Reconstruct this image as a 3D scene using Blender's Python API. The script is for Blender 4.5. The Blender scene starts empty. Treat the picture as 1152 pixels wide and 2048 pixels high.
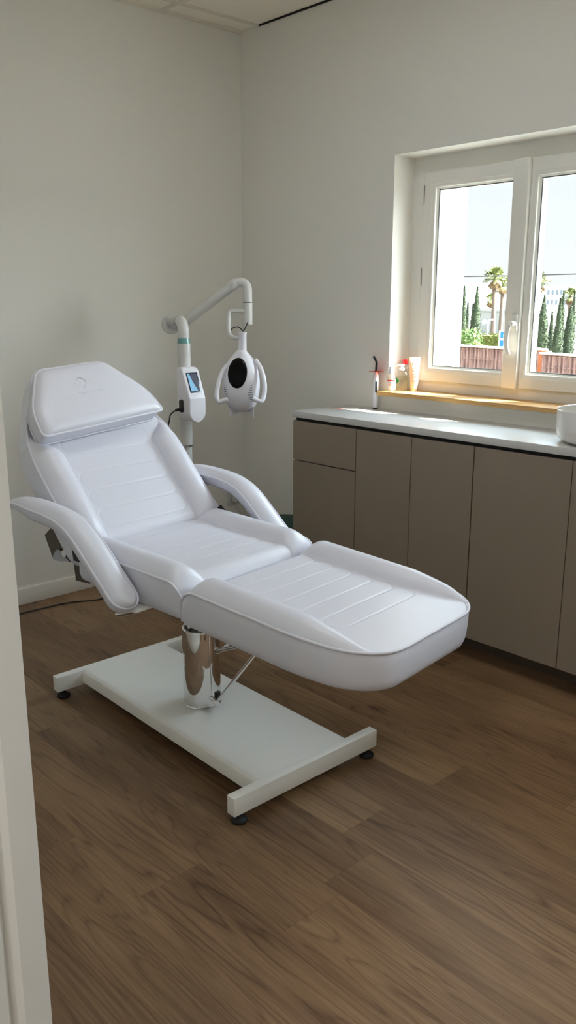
import bpy, bmesh, math, random
from mathutils import Vector, Matrix, noise
random.seed(7)
SC = bpy.context.scene
COL = SC.collection
PI = math.pi
rad = math.radians

# ------------------------------------------------------------------ camera
FPX, PITCH, ROLL, YAW = 1676.96, rad(13.9667), rad(0.0614), rad(47.3344)
CAM = Vector((3.588, -2.9744, 1.3754))
FW = Vector((-math.sin(YAW)*math.cos(PITCH), math.cos(YAW)*math.cos(PITCH), -math.sin(PITCH)))
_r = Vector((math.cos(YAW), math.sin(YAW), 0)); _u = _r.cross(FW)
RI = math.cos(ROLL)*_r + math.sin(ROLL)*_u
UP = -math.sin(ROLL)*_r + math.cos(ROLL)*_u
cd = bpy.data.cameras.new('camera'); cam = bpy.data.objects.new('camera', cd); COL.objects.link(cam)
cd.sensor_fit = 'VERTICAL'; cd.sensor_height = 24.0; cd.lens = 24.0*FPX/2048
cd.clip_start = 0.02; cd.clip_end = 500
cam.matrix_world = Matrix(((RI.x, UP.x, -FW.x, CAM.x), (RI.y, UP.y, -FW.y, CAM.y), (RI.z, UP.z, -FW.z, CAM.z), (0, 0, 0, 1)))
SC.camera = cam
SC.view_settings.view_transform = 'Standard'
SC.view_settings.look = 'None'
SC.view_settings.exposure = 0.2
SC.view_settings.gamma = 1.0
SC.cycles.max_bounces = 12
SC.cycles.diffuse_bounces = 8
SC.cycles.transparent_max_bounces = 16
SC.cycles.caustics_reflective = False
SC.cycles.caustics_refractive = False
SC.cycles.sample_clamp_indirect = 6.0
SC.cycles.use_light_tree = False
try:
    SC.cycles.use_denoising = True
    SC.cycles.denoiser = 'OPENIMAGEDENOISE'
except Exception:
    pass

def at(px, py, z):
    """a surveyed point of the photograph at camera depth z"""
    return CAM + (FW + RI*((px-576)/FPX) + UP*((1024-py)/FPX))*z

# ------------------------------------------------------------------ materials
def lin(c):
    return tuple(((v/255)/12.92 if v/255 <= .04045 else ((v/255+.055)/1.055)**2.4) for v in c)

def mat(name, col, rough=.5, metal=0., spec=.5, bump=0., bscale=200., var=0., vscale=3., coat=0.):
    m = bpy.data.materials.new(name); m.use_nodes = True
    nt = m.node_tree; b = nt.nodes['Principled BSDF']
    c = lin(col)
    b.inputs['Base Color'].default_value = (*c, 1); b.inputs['Roughness'].default_value = rough
    b.inputs['Metallic'].default_value = metal; b.inputs['Specular IOR Level'].default_value = spec
    b.inputs['Coat Weight'].default_value = coat
    tc = nt.nodes.new('ShaderNodeTexCoord')
    if var:
        n = nt.nodes.new('ShaderNodeTexNoise'); n.inputs['Scale'].default_value = vscale; n.inputs['Detail'].default_value = 4
        nt.links.new(tc.outputs['Object'], n.inputs['Vector'])
        mx = nt.nodes.new('ShaderNodeMix'); mx.data_type = 'RGBA'
        mx.inputs[6].default_value = (*[max(0, v*(1-var)) for v in c], 1); mx.inputs[7].default_value = (*[min(1, v*(1+var)) for v in c], 1)
        nt.links.new(n.outputs['Fac'], mx.inputs[0]); nt.links.new(mx.outputs[2], b.inputs['Base Color'])
    if bump:
        n = nt.nodes.new('ShaderNodeTexNoise'); n.inputs['Scale'].default_value = bscale; n.inputs['Detail'].default_value = 3
        nt.links.new(tc.outputs['Object'], n.inputs['Vector'])
        bp = nt.nodes.new('ShaderNodeBump'); bp.inputs['Strength'].default_value = bump; bp.inputs['Distance'].default_value = .002
        nt.links.new(n.outputs['Fac'], bp.inputs['Height']); nt.links.new(bp.outputs['Normal'], b.inputs['Normal'])
    return m

def emat(name, col, strength):
    m = bpy.data.materials.new(name); m.use_nodes = True
    nt = m.node_tree; nt.nodes.clear()
    e = nt.nodes.new('ShaderNodeEmission'); e.inputs['Color'].default_value = (*lin(col), 1); e.inputs['Strength'].default_value = strength
    o = nt.nodes.new('ShaderNodeOutputMaterial'); nt.links.new(e.outputs[0], o.inputs[0])
    return m

def glass_mat(name, tint=(1, 1, 1), refl=.06, rough=.0):
    m = bpy.data.materials.new(name); m.use_nodes = True
    nt = m.node_tree; nt.nodes.clear()
    t = nt.nodes.new('ShaderNodeBsdfTransparent'); t.inputs['Color'].default_value = (*tint, 1)
    g = nt.nodes.new('ShaderNodeBsdfGlossy'); g.inputs['Roughness'].default_value = rough
    mx = nt.nodes.new('ShaderNodeMixShader')
    lw = nt.nodes.new('ShaderNodeLayerWeight'); lw.inputs['Blend'].default_value = .5
    pw = nt.nodes.new('ShaderNodeMath'); pw.operation = 'POWER'; pw.inputs[1].default_value = 5.0
    mm = nt.nodes.new('ShaderNodeMath'); mm.operation = 'MULTIPLY_ADD'; mm.inputs[1].default_value = .6; mm.inputs[2].default_value = refl*.5
    nt.links.new(lw.outputs['Facing'], pw.inputs[0]); nt.links.new(pw.outputs[0], mm.inputs[0]); nt.links.new(mm.outputs[0], mx.inputs[0])
    nt.links.new(t.outputs[0], mx.inputs[1]); nt.links.new(g.outputs[0], mx.inputs[2])
    o = nt.nodes.new('ShaderNodeOutputMaterial'); nt.links.new(mx.outputs[0], o.inputs[0])
    return m

def wood_floor():
    m = bpy.data.materials.new('plank_floor'); m.use_nodes = True
    nt = m.node_tree; N = nt.nodes; L = nt.links; b = N['Principled BSDF']
    def math_(op, a=None, c=None, d=None):
        n = N.new('ShaderNodeMath'); n.operation = op
        for i, v in enumerate((a, c, d)):
            if v is None: continue
            if isinstance(v, (int, float)): n.inputs[i].default_value = v
            else: L.new(v, n.inputs[i])
        return n.outputs[0]
    tc = N.new('ShaderNodeTexCoord'); sp = N.new('ShaderNodeSeparateXYZ'); L.new(tc.outputs['Object'], sp.inputs[0])
    x, y = sp.outputs[0], sp.outputs[1]
    W = .1765
    yr = math_('DIVIDE', math_('ADD', y, 1.358), W); row = math_('FLOOR', yr); fy = math_('FRACT', yr)
    wn = N.new('ShaderNodeTexWhiteNoise'); wn.noise_dimensions = '1D'; L.new(row, wn.inputs['W'])
    off = math_('MULTIPLY', wn.outputs['Value'], 1.22)
    xr = math_('DIVIDE', math_('ADD', x, off), 1.22); colm = math_('FLOOR', xr); fx = math_('FRACT', xr)
    pid = N.new('ShaderNodeCombineXYZ'); L.new(row, pid.inputs[0]); L.new(colm, pid.inputs[1])
    w2 = N.new('ShaderNodeTexWhiteNoise'); w2.noise_dimensions = '3D'; L.new(pid.outputs[0], w2.inputs['Vector'])
    rs = N.new('ShaderNodeSeparateColor'); L.new(w2.outputs['Color'], rs.inputs[0])
    r1, r2, r3 = rs.outputs[0], rs.outputs[1], rs.outputs[2]
    # cathedral figure: contour lines of stretched noise
    v = N.new('ShaderNodeCombineXYZ')
    L.new(math_('ADD', math_('MULTIPLY', x, .75), math_('MULTIPLY', r1, 40)), v.inputs[0])
    L.new(math_('ADD', math_('MULTIPLY', y, 8.5), math_('MULTIPLY', r2, 30)), v.inputs[1])
    L.new(math_('MULTIPLY', r3, 20), v.inputs[2])
    n1 = N.new('ShaderNodeTexNoise'); n1.inputs['Scale'].default_value = 1.0; n1.inputs['Detail'].default_value = 2.2; n1.inputs['Roughness'].default_value = .45
    L.new(v.outputs[0], n1.inputs['Vector'])
    amp = math_('ADD', 10.0, math_('MULTIPLY', r2, 22.0))
    ph = math_('MULTIPLY', n1.outputs['Fac'], amp)
    ring = math_('FRACT', ph)
    ring = math_('POWER', math_('ABSOLUTE', math_('SUBTRACT', math_('MULTIPLY', ring, 2), 1)), 4.0)     # 0..1
    # fine fibre
    v2 = N.new('ShaderNodeCombineXYZ')
    L.new(math_('ADD', math_('MULTIPLY', x, 5), math_('MULTIPLY', r3, 17)), v2.inputs[0]); L.new(math_('MULTIPLY', y, 170), v2.inputs[1])
    n2 = N.new('ShaderNodeTexNoise'); n2.inputs['Scale'].default_value = 1.0; n2.inputs['Detail'].default_value = 4; n2.inputs['Roughness'].default_value = .65
    L.new(v2.outputs[0], n2.inputs['Vector'])
    # broad tone
    v3 = N.new('ShaderNodeCombineXYZ')
    L.new(math_('ADD', math_('MULTIPLY', x, 1.6), math_('MULTIPLY', r1, 9)), v3.inputs[0]); L.new(math_('MULTIPLY', y, 9), v3.inputs[1])
    n3 = N.new('ShaderNodeTexNoise'); n3.inputs['Scale'].default_value = 1.0; n3.inputs['Detail'].default_value = 3
    L.new(v3.outputs[0], n3.inputs['Vector'])
    # knots
    v4 = N.new('ShaderNodeCombineXYZ'); L.new(math_('MULTIPLY', x, 2.6), v4.inputs[0]); L.new(math_('MULTIPLY', y, 5.0), v4.inputs[1])
    vo = N.new('ShaderNodeTexVoronoi'); vo.inputs['Scale'].default_value = 1.0; L.new(v4.outputs[0], vo.inputs['Vector'])
    vs = N.new('ShaderNodeSeparateColor'); L.new(vo.outputs['Color'], vs.inputs[0])
    kn = math_('MULTIPLY', math_('GREATER_THAN', vs.outputs[0], .66), math_('SUBTRACT', 1.0, math_('MULTIPLY', vo.outputs['Distance'], 9.0)))
    kn = math_('MAXIMUM', kn, 0.0)
    t = math_('ADD', math_('MULTIPLY', n3.outputs['Fac'], .55), math_('MULTIPLY', n2.outputs['Fac'], .50))
    t = math_('SUBTRACT', t, math_('MULTIPLY', ring, math_('ADD', .06, math_('MULTIPLY', r1, .16))))
    t = math_('ADD', t, math_('MULTIPLY', math_('SUBTRACT', r3, .5), .20))
    t = math_('SUBTRACT', t, math_('MULTIPLY', kn, .45))
    cr = N.new('ShaderNodeValToRGB'); L.new(t, cr.inputs[0])
    e = cr.color_ramp.elements
    e[0].position = .12; e[0].color = (*lin((58, 39, 25)), 1)
    e[1].position = .78; e[1].color = (*lin((152, 124, 92)), 1)
    k = e.new(.34); k.color = (*lin((100, 75, 52)), 1)
    k = e.new(.52); k.color = (*lin((124, 97, 70)), 1)
    # seams
    sy = math_('LESS_THAN', math_('MINIMUM', fy, math_('SUBTRACT', 1.0, fy)), .004)
    sx = math_('LESS_THAN', math_('MINIMUM', fx, math_('SUBTRACT', 1.0, fx)), .0009)
    seam = math_('MULTIPLY', math_('MAXIMUM', sy, sx), .28)
    mx = N.new('ShaderNodeMix'); mx.data_type = 'RGBA'; L.new(seam, mx.inputs[0]); L.new(cr.outputs[0], mx.inputs[6]); mx.inputs[7].default_value = (*lin((58, 40, 26)), 1)
    L.new(mx.outputs[2], b.inputs['Base Color'])
    b.inputs['Roughness'].default_value = .46; b.inputs['Specular IOR Level'].default_value = .36
    h = math_('SUBTRACT', math_('MULTIPLY', n2.outputs['Fac'], .5), math_('ADD', math_('MULTIPLY', ring, .3), math_('MULTIPLY', seam, 2.5)))
    bp = N.new('ShaderNodeBump'); bp.inputs['Strength'].default_value = .25; bp.inputs['Distance'].default_value = .0012
    L.new(h, bp.inputs['Height']); L.new(bp.outputs['Normal'], b.inputs['Normal'])
    return m

def sill_wood():
    m = bpy.data.materials.new('oak_sill'); m.use_nodes = True
    nt = m.node_tree; N = nt.nodes; L = nt.links; b = N['Principled BSDF']
    tc = N.new('ShaderNodeTexCoord'); mp = N.new('ShaderNodeMapping'); mp.inputs['Scale'].default_value = (4, 70, 70)
    L.new(tc.outputs['Object'], mp.inputs[0]); n = N.new('ShaderNodeTexNoise'); n.inputs['Scale'].default_value = 1; n.inputs['Detail'].default_value = 4
    L.new(mp.outputs[0], n.inputs['Vector']); cr = N.new('ShaderNodeValToRGB'); L.new(n.outputs['Fac'], cr.inputs[0])
    cr.color_ramp.elements[0].position = .3; cr.color_ramp.elements[0].color = (*lin((160, 118, 66)), 1)
    cr.color_ramp.elements[1].position = .7; cr.color_ramp.elements[1].color = (*lin((198, 158, 98)), 1)
    L.new(cr.outputs[0], b.inputs['Base Color']); b.inputs['Roughness'].default_value = .4
    return m

def fence_mat():
    m = bpy.data.materials.new('cane_fence'); m.use_nodes = True
    nt = m.node_tree; N = nt.nodes; L = nt.links; b = N['Principled BSDF']
    tc = N.new('ShaderNodeTexCoord'); sp = N.new('ShaderNodeSeparateXYZ'); L.new(tc.outputs['Object'], sp.inputs[0])
    n = N.new('ShaderNodeTexNoise'); n.inputs['Scale'].default_value = 2.2; n.inputs['Detail'].default_value = 4; L.new(tc.outputs['Object'], n.inputs['Vector'])
    wv = N.new('ShaderNodeTexWave'); wv.bands_direction = 'X'; wv.inputs['Scale'].default_value = 1.35; wv.inputs['Distortion'].default_value = 1.0
    L.new(tc.outputs['Object'], wv.inputs['Vector'])
    ad = N.new('ShaderNodeMath'); ad.operation = 'MULTIPLY_ADD'; L.new(wv.outputs['Fac'], ad.inputs[0]); ad.inputs[1].default_value = .5; L.new(n.outputs['Fac'], ad.inputs[2])
    cr = N.new('ShaderNodeValToRGB'); L.new(ad.outputs[0], cr.inputs[0])
    cr.color_ramp.elements[0].position = .35; cr.color_ramp.elements[0].color = (*lin((98, 68, 60)), 1)
    cr.color_ramp.elements[1].position = 1.0; cr.color_ramp.elements[1].color = (*lin((162, 128, 116)), 1)
    L.new(cr.outputs[0], b.inputs['Base Color']); b.inputs['Roughness'].default_value = .8
    return m

M = {}
M['wall'] = mat('wall_paint', (226, 225, 219), .85, bump=.06, bscale=350, var=.01, vscale=1.5)
M['ceil'] = mat('ceiling_tile', (238, 233, 222), .9, bump=.15, bscale=300)
M['tbar'] = mat('ceiling_bar', (220, 214, 202), .6)
M['floor'] = wood_floor()
M['base'] = mat('skirting_paint', (230, 228, 222), .5, bump=.02)
M['pvc'] = mat('window_pvc', (226, 225, 219), .35, bump=.02, bscale=60)
M['gasket'] = mat('gasket_grey', (86, 92, 92), .5, bump=.02)
M['pane'] = glass_mat('window_glass', (.97, .985, .98), .04)
M['sill'] = sill_wood()
M['leather'] = mat('white_leatherette', (211, 212, 222), .36, spec=.5, bump=.10, bscale=420)
M['piping'] = mat('white_piping', (214, 214, 223), .4, bump=.05, bscale=300)
M['powder'] = mat('white_powder_coat', (243, 242, 237), .38, bump=.04, bscale=500)
M['chrome'] = mat('chrome', (232, 232, 232), .05, metal=1.0, bump=.0)
M['steel'] = mat('brushed_steel', (190, 190, 188), .25, metal=1.0, bump=.02)
M['darkchrome'] = mat('polished_bracket', (96, 86, 78), .1, metal=1.0)
M['black'] = mat('black_plastic', (14, 14, 15), .35, bump=.02)
M['rubber'] = mat('black_rubber', (20, 20, 20), .6, bump=.05)
M['gloss'] = mat('black_gloss', (3, 3, 4), .25, spec=.15)
M['plastic'] = mat('white_plastic', (228, 228, 236), .3, bump=.015, bscale=300)
M['plastic2'] = mat('grey_white_plastic', (205, 206, 204), .4, bump=.015)
M['tealring'] = mat('teal_ring', (96, 150, 148), .25, coat=.4, bump=.01)
M['green'] = mat('dark_green_fabric', (38, 72, 60), .7, bump=.3, bscale=250)
M['taupe'] = mat('taupe_laminate', (137, 124, 109), .55, spec=.35, bump=.04, bscale=220, var=.02, vscale=8)
M['plinth'] = mat('dark_taupe_plinth', (92, 82, 72), .6, bump=.04)
M['carcass'] = mat('white_carcass', (215, 212, 204), .5, bump=.02)
M['gap'] = mat('black_gap', (16, 14, 13), .8, bump=.02)
M['worktop'] = mat('white_worktop', (198, 197, 194), .32, bump=.02, bscale=300, var=.008, vscale=10)
M['ceramic'] = mat('white_ceramic', (232, 231, 228), .12, coat=.3, bump=.005)
M['screen'] = mat('screen_glass', (78, 84, 104), .12, coat=.5)
M['screenlit'] = emat('screen_lit', (150, 205, 240), .75)
M['screenback'] = mat('screen_black', (10, 11, 16), .2)
M['emboss'] = mat('emboss_grey', (184, 186, 199), .4, bump=.05)
M['doorpaint'] = mat('door_frame_paint', (216, 215, 212), .5, bump=.02)
M['render'] = mat('white_render', (240, 240, 236), .9, bump=.1, bscale=60)
M['ground'] = mat('asphalt', (120, 116, 108), .9, bump=.2, var=.15)
M['red'] = mat('red_cap', (206, 22, 30), .35, bump=.01)
M['reddisc'] = glass_mat('red_shield', (1.0, .20, .10), .06, .05)
M['clear'] = glass_mat('clear_plastic', (.985, .99, .985), .16, .08)
M['amber'] = glass_mat('amber_liquid', (.99, .975, .90), .05, .1)
M['label'] = mat('white_label', (232, 230, 228), .5, bump=.01)
M['labelred'] = mat('label_red', (205, 60, 62), .5, bump=.01)
M['labelblue'] = mat('label_lilac', (150, 150, 205), .5, bump=.01)
M['labelpink'] = mat('label_pink', (226, 170, 150), .5, bump=.01)
M['labelgreen'] = mat('label_green', (30, 150, 70), .5, bump=.01)
M['tube'] = mat('cream_tube', (222, 190, 168), .45, bump=.01)
M['ink'] = mat('brown_ink', (132, 106, 96), .6, bump=.01)
M['cypress'] = mat('cypress_green', (46, 58, 34), .9, bump=.4, var=.5, vscale=3)
M['palmleaf'] = mat('palm_green', (88, 96, 40), .7, bump=.1, var=.4, vscale=2)
M['palmdry'] = mat('palm_dry', (112, 90, 58), .9, bump=.1, var=.3, vscale=3)
M['trunk'] = mat('trunk_brown', (92, 78, 66), .9, bump=.4, var=.3, vscale=4)
M['bush'] = mat('bush_green', (80, 104, 46), .8, bump=.2, var=.4, vscale=4)
M['hedge'] = mat('hedge_yellow_green', (96, 102, 40), .85, bump=.2, var=.35, vscale=5)
M['fence'] = fence_mat()
M['fencecap'] = mat('fence_cap', (214, 202, 172), .8, bump=.1)
M['brickend'] = mat('orange_brick', (176, 98, 56), .85, bump=.1, var=.15)
M['bgrey'] = mat('far_grey_wall', (176, 178, 178), .9, bump=.05)
M['bcream'] = mat('far_cream_wall', (206, 200, 186), .9, bump=.05)
M['bwhite'] = mat('far_white_wall', (228, 228, 224), .9, bump=.05)
M['bwin'] = mat('far_window', (108, 120, 130), .3, bump=.02)
M['sheet'] = mat('warehouse_grey', (146, 146, 140), .85, bump=.1, var=.06, vscale=.3)
M['wire'] = mat('cable_black', (40, 42, 42), .7, bump=.02)
M['signblue'] = mat('sign_blue', (18, 112, 190), .5, bump=.01)
M['signwhite'] = mat('sign_white', (226, 236, 240), .5, bump=.01)
M['led'] = emat('led_panel', (246, 250, 255), 6.8)  # glow of the added fill panels, not a known fixture
M['led2'] = emat('hall_led_panel', (252, 250, 246), 28.0)  # stronger fill added in the hall for door frame and chair base

# ------------------------------------------------------------------ object helpers
def link(name, bm, m, parent=None, smooth=True, ang=35, mats=None):
    me = bpy.data.meshes.new(name)
    bmesh.ops.recalc_face_normals(bm, faces=bm.faces[:])
    bm.to_mesh(me); bm.free()
    for mm in (mats or [m]): me.materials.append(mm)
    if smooth:
        for p in me.polygons: p.use_smooth = True
        me.set_sharp_from_angle(angle=rad(ang))
    o = bpy.data.objects.new(name, me); COL.objects.link(o)
    if parent is not None: o.parent = parent
    return o

def thing(name, label, cat, loc=(0, 0, 0), rz=0, group=None):
    o = bpy.data.objects.new(name, None); COL.objects.link(o)
    o.empty_display_size = .1
    o.location = loc; o.rotation_euler = (0, 0, rz); o['label'] = label; o['category'] = cat
    if group: o['group'] = group
    return o

def tag(o, label, cat, group=None):
    o['label'] = label; o['category'] = cat
    if group: o['group'] = group
    return o

def struct(o):
    o['kind'] = 'structure'; return o

def bx(bm, lo, hi, bev=0, seg=2):
    lo = Vector(lo); hi = Vector(hi); c = (lo+hi)/2; s = hi-lo
    r = bmesh.ops.create_cube(bm, size=1, matrix=Matrix.Translation(c) @ Matrix.Diagonal((*s, 1)))
    if bev:
        vs = set(r['verts']); es = [e for e in bm.edges if e.verts[0] in vs and e.verts[1] in vs]
        bmesh.ops.bevel(bm, geom=es, offset=bev, segments=seg, profile=.5, affect='EDGES')
    return bm

def box(name, lo, hi, m, parent=None, bev=0, seg=2):
    return link(name, bx(bmesh.new(), lo, hi, bev, seg), m, parent)

def obox(bm, c, ax, ay, az, s, bev=0):
    """oriented box"""
    Mx = Matrix(((ax.x, ay.x, az.x, c[0]), (ax.y, ay.y, az.y, c[1]), (ax.z, ay.z, az.z, c[2]), (0, 0, 0, 1)))
    r = bmesh.ops.create_cube(bm, size=1, matrix=Mx @ Matrix.Diagonal((*s, 1)))
    if bev:
        vs = set(r['verts']); es = [e for e in bm.edges if e.verts[0] in vs and e.verts[1] in vs]
        bmesh.ops.bevel(bm, geom=es, offset=bev, segments=2, profile=.5, affect='EDGES')
    return bm

def smooth_path(pts, n=8, closed=False):
    P = [Vector(p) for p in pts]; out = []; N = len(P)
    rng = range(N if closed else N-1)
    for i in rng:
        if closed: p0, p1, p2, p3 = P[(i-1) % N], P[i], P[(i+1) % N], P[(i+2) % N]
        else: p0, p1, p2, p3 = P[max(i-1, 0)], P[i], P[i+1], P[min(i+2, N-1)]
        for k in range(n):
            t = k/n
            out.append(.5*((2*p1)+(-p0+p2)*t+(2*p0-5*p1+4*p2-p3)*t*t+(-p0+3*p1-3*p2+p3)*t**3))
    if not closed: out.append(P[-1])
    return out

def tube(bm, pts, r, seg=12, closed=False, caps=True):
    P = [Vector(p) for p in pts]; n = len(P)
    rr = r if isinstance(r, (list, tuple)) else [r]*n
    rings = []; prev = None
    for i in range(n):
        a = P[(i-1) % n] if (closed or i > 0) else P[i]; b = P[(i+1) % n] if (closed or i < n-1) else P[i]
        t = (b-a); t = t.normalized() if t.length > 1e-9 else Vector((0, 0, 1))
        if prev is None:
            q = Vector((0, 0, 1)) if abs(t.z) < .9 else Vector((1, 0, 0)); x = (q-t*q.dot(t)).normalized()
        else:
            x = (prev-t*prev.dot(t)); x = x.normalized() if x.length > 1e-6 else prev
        prev = x; y = t.cross(x)
        rings.append([bm.verts.new(P[i]+(x*math.cos(2*PI*k/seg)+y*math.sin(2*PI*k/seg))*rr[i]) for k in range(seg)])
    for i in range(n if closed else n-1):
        A, B = rings[i], rings[(i+1) % n]
        for k in range(seg): bm.faces.new((A[k], A[(k+1) % seg], B[(k+1) % seg], B[k]))
    if caps and not closed:
        bm.faces.new(rings[0][::-1]); bm.faces.new(rings[-1])
    return bm

def lathe(bm, prof, seg=32, c=(0, 0, 0), ax=None, sx=1, sy=1):
    """prof: list of (r, z); axis defaults to +Z"""
    c = Vector(c)
    if ax is None: X, Y, Z = Vector((1, 0, 0)), Vector((0, 1, 0)), Vector((0, 0, 1))
    else:
        Z = Vector(ax).normalized(); q = Vector((0, 0, 1)) if abs(Z.z) < .9 else Vector((1, 0, 0)); X = (q-Z*q.dot(Z)).normalized(); Y = Z.cross(X)
    rings = []
    for r, z in prof:
        if r < 1e-6: rings.append([bm.verts.new(c+Z*z)])
        else: rings.append([bm.verts.new(c+Z*z+(X*math.cos(2*PI*k/seg)*sx+Y*math.sin(2*PI*k/seg)*sy)*r) for k in range(seg)])
    for A, B in zip(rings, rings[1:]):
        for k in range(seg):
            if len(A) == 1 and len(B) == 1: continue
            if len(A) == 1: bm.faces.new((A[0], B[(k+1) % seg], B[k]))
            elif len(B) == 1: bm.faces.new((A[k], A[(k+1) % seg], B[0]))
            else: bm.faces.new((A[k], A[(k+1) % seg], B[(k+1) % seg], B[k]))
    if len(rings[0]) > 1: bm.faces.new(rings[0][::-1])
    if len(rings[-1]) > 1: bm.faces.new(rings[-1])
    return bm

def loft(bm, rings, cap=True, closed=True):
    R = [[bm.verts.new(p) for p in r] for r in rings]
    for A, B in zip(R, R[1:]):
        n = len(A)
        for k in range(n if closed else n-1): bm.faces.new((A[k], A[(k+1) % n], B[(k+1) % n], B[k]))
    if cap:
        bm.faces.new(R[0][::-1]); bm.faces.new(R[-1])
    return R

def prism(bm, poly, z0, z1, f):
    """poly of 2-D points, extruded; f maps (u, v, w) to a point"""
    return loft(bm, [[f(u, v, w) for u, v in poly] for w in (z0, z1)])

def sstep(a, b, x):
    t = min(1, max(0, (x-a)/(b-a))); return t*t*(3-2*t)

def round_poly(pts, r, n=6):
    out = []; N = len(pts)
    for i in range(N):
        p = Vector(pts[i]); a = Vector(pts[i-1]); b = Vector(pts[(i+1) % N])
        rr = r[i] if isinstance(r, (list, tuple)) else r
        da = (a-p); db = (b-p); rr = min(rr, da.length*.49, db.length*.49)
        p0 = p+da.normalized()*rr; p1 = p+db.normalized()*rr
        for k in range(n+1):
            t = k/n; out.append((1-t)**2*p0+2*t*(1-t)*p+t*t*p1)
    return out

# ------------------------------------------------------------------ ROOM
H = 2.689
RX = 4.35; RY = -2.66
def floor_():
    bm = bmesh.new(); bx(bm, (-.3, -5.2, -.12), (RX+.2, .3, 0)); return struct(link('floor', bm, M['floor'], smooth=False))
floor_()
box_ = lambda n, lo, hi, m: struct(link(n, bx(bmesh.new(), lo, hi), m, smooth=False))
box_('wall_left', (-.25, -5.2, 0), (0, .5, H+.35), M['wall'])
box_('wall_right', (RX, -5.2, 0), (RX+.2, .5, H+.35), M['wall'])
# window wall: inner leaf with plastered reveals, outer leaf with the outer jambs
def wall_pieces(bm, y0, y1, opens, x0, x1, z0, z1):
    xs = x0
    for (a, b, c, d) in opens:
        bx(bm, (xs, y0, z0), (a, y1, z1)); bx(bm, (a, y0, z0), (b, y1, c)); bx(bm, (a, y0, d), (b, y1, z1)); xs = b
    bx(bm, (xs, y0, z0), (x1, y1, z1))
bm = bmesh.new()
WIN = (1.041, 2.167, .962, 1.999)
WIN2 = (2.95, 4.076, .962, 1.999)
wall_pieces(bm, 0, .2, [WIN, WIN2], 0, RX, 0, H+.35)
struct(link('wall_back', bm, M['wall'], smooth=False))
bm = bmesh.new()
wall_pieces(bm, .2, .5, [(1.07, 2.26, .975, 1.915), (2.979, 4.169, .975, 1.915)], -.25, RX+.2, -2.2, H+.6)
struct(link('wall_facade', bm, M['render'], smooth=False))
# entrance wall with its doorway; the photograph is taken through it
bm = bmesh.new()
DX0, DX1 = 2.80, 3.78
wall_pieces(bm, RY-.14, RY, [(DX0, DX1, 0, 2.1)], 0, RX, 0, H+.35)
struct(link('wall_front', bm, M['wall'], smooth=False))
box_('wall_hall', (-.25, -5.4, 0), (RX+.2, -5.2, H+.35), M['wall'])
# suspended ceiling
def ceiling():
    bm = bmesh.new(); bx(bm, (-.25, -5.2, H+.006), (RX+.2, .2, H+.1))
    return struct(link('ceiling', bm, M['ceil'], smooth=False))
ceiling()
bm = bmesh.new()
for k in range(8):
    x = .142+.6*k
    if x < RX: bx(bm, (x-.012, RY, H-.001), (x+.012, 0, H+.008))
for k in range(4):
    y = -.475-.6*k
    if y > RY: bx(bm, (0, y-.012, H-.0015), (RX, y+.012, H+.008))
struct(link('trim_1', bm, M['tbar'], smooth=False))
bm = bmesh.new(); bx(bm, (0, RY, H-.006), (.022, 0, H+.008)); bx(bm, (RX-.022, RY, H-.006), (RX, 0, H+.008)); bx(bm, (0, RY, H-.006), (RX, RY+.022, H+.008))
struct(link('trim_2', bm, M['tbar'], smooth=False))
bm = bmesh.new(); bx(bm, (.15, -.006, H-.002), (RX, 0, H+.007))
struct(link('trim_3', bm, M['gap'], smooth=False))
for nm, lo, hi in (('baseboard_left', (0, RY, 0), (.012, 0, .0795)), ('baseboard_back', (.012, -.012, 0), (.787, 0, .0795)), ('baseboard_front', (.012, RY, 0), (DX0-.05, RY+.012, .0795))):
    struct(box(nm, lo, hi, M['base'], bev=.003))
# door frame beside the camera
d = struct(thing('door_1', 'white painted door frame at the left edge beside the camera', 'door frame', (DX0, RY, 0)))
del d['label'], d['category']
prof = [(.0, .012), (.05, .012), (.052, .004), (.052, -.018), (.046, -.024), (.044, -.030), (.047, -.0325), (.050, -.035), (.050, -.15), (.0, -.15)]
bm = bmesh.new()
loft(bm, [[(u, v, z) for u, v in prof] for z in (0, 2.08)])
link('door_jamb', bm, M['doorpaint'], d, ang=20)
bm = bmesh.new(); loft(bm, [[(DX1-DX0-u, v, z) for u, v in prof] for z in (0, 2.08)]); link('door_jamb', bm, M['doorpaint'], d, ang=20)
box('door_head', (0, -.15, 2.03), (DX1-DX0, .012, 2.1), M['doorpaint'], d, bev=.003)

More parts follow.
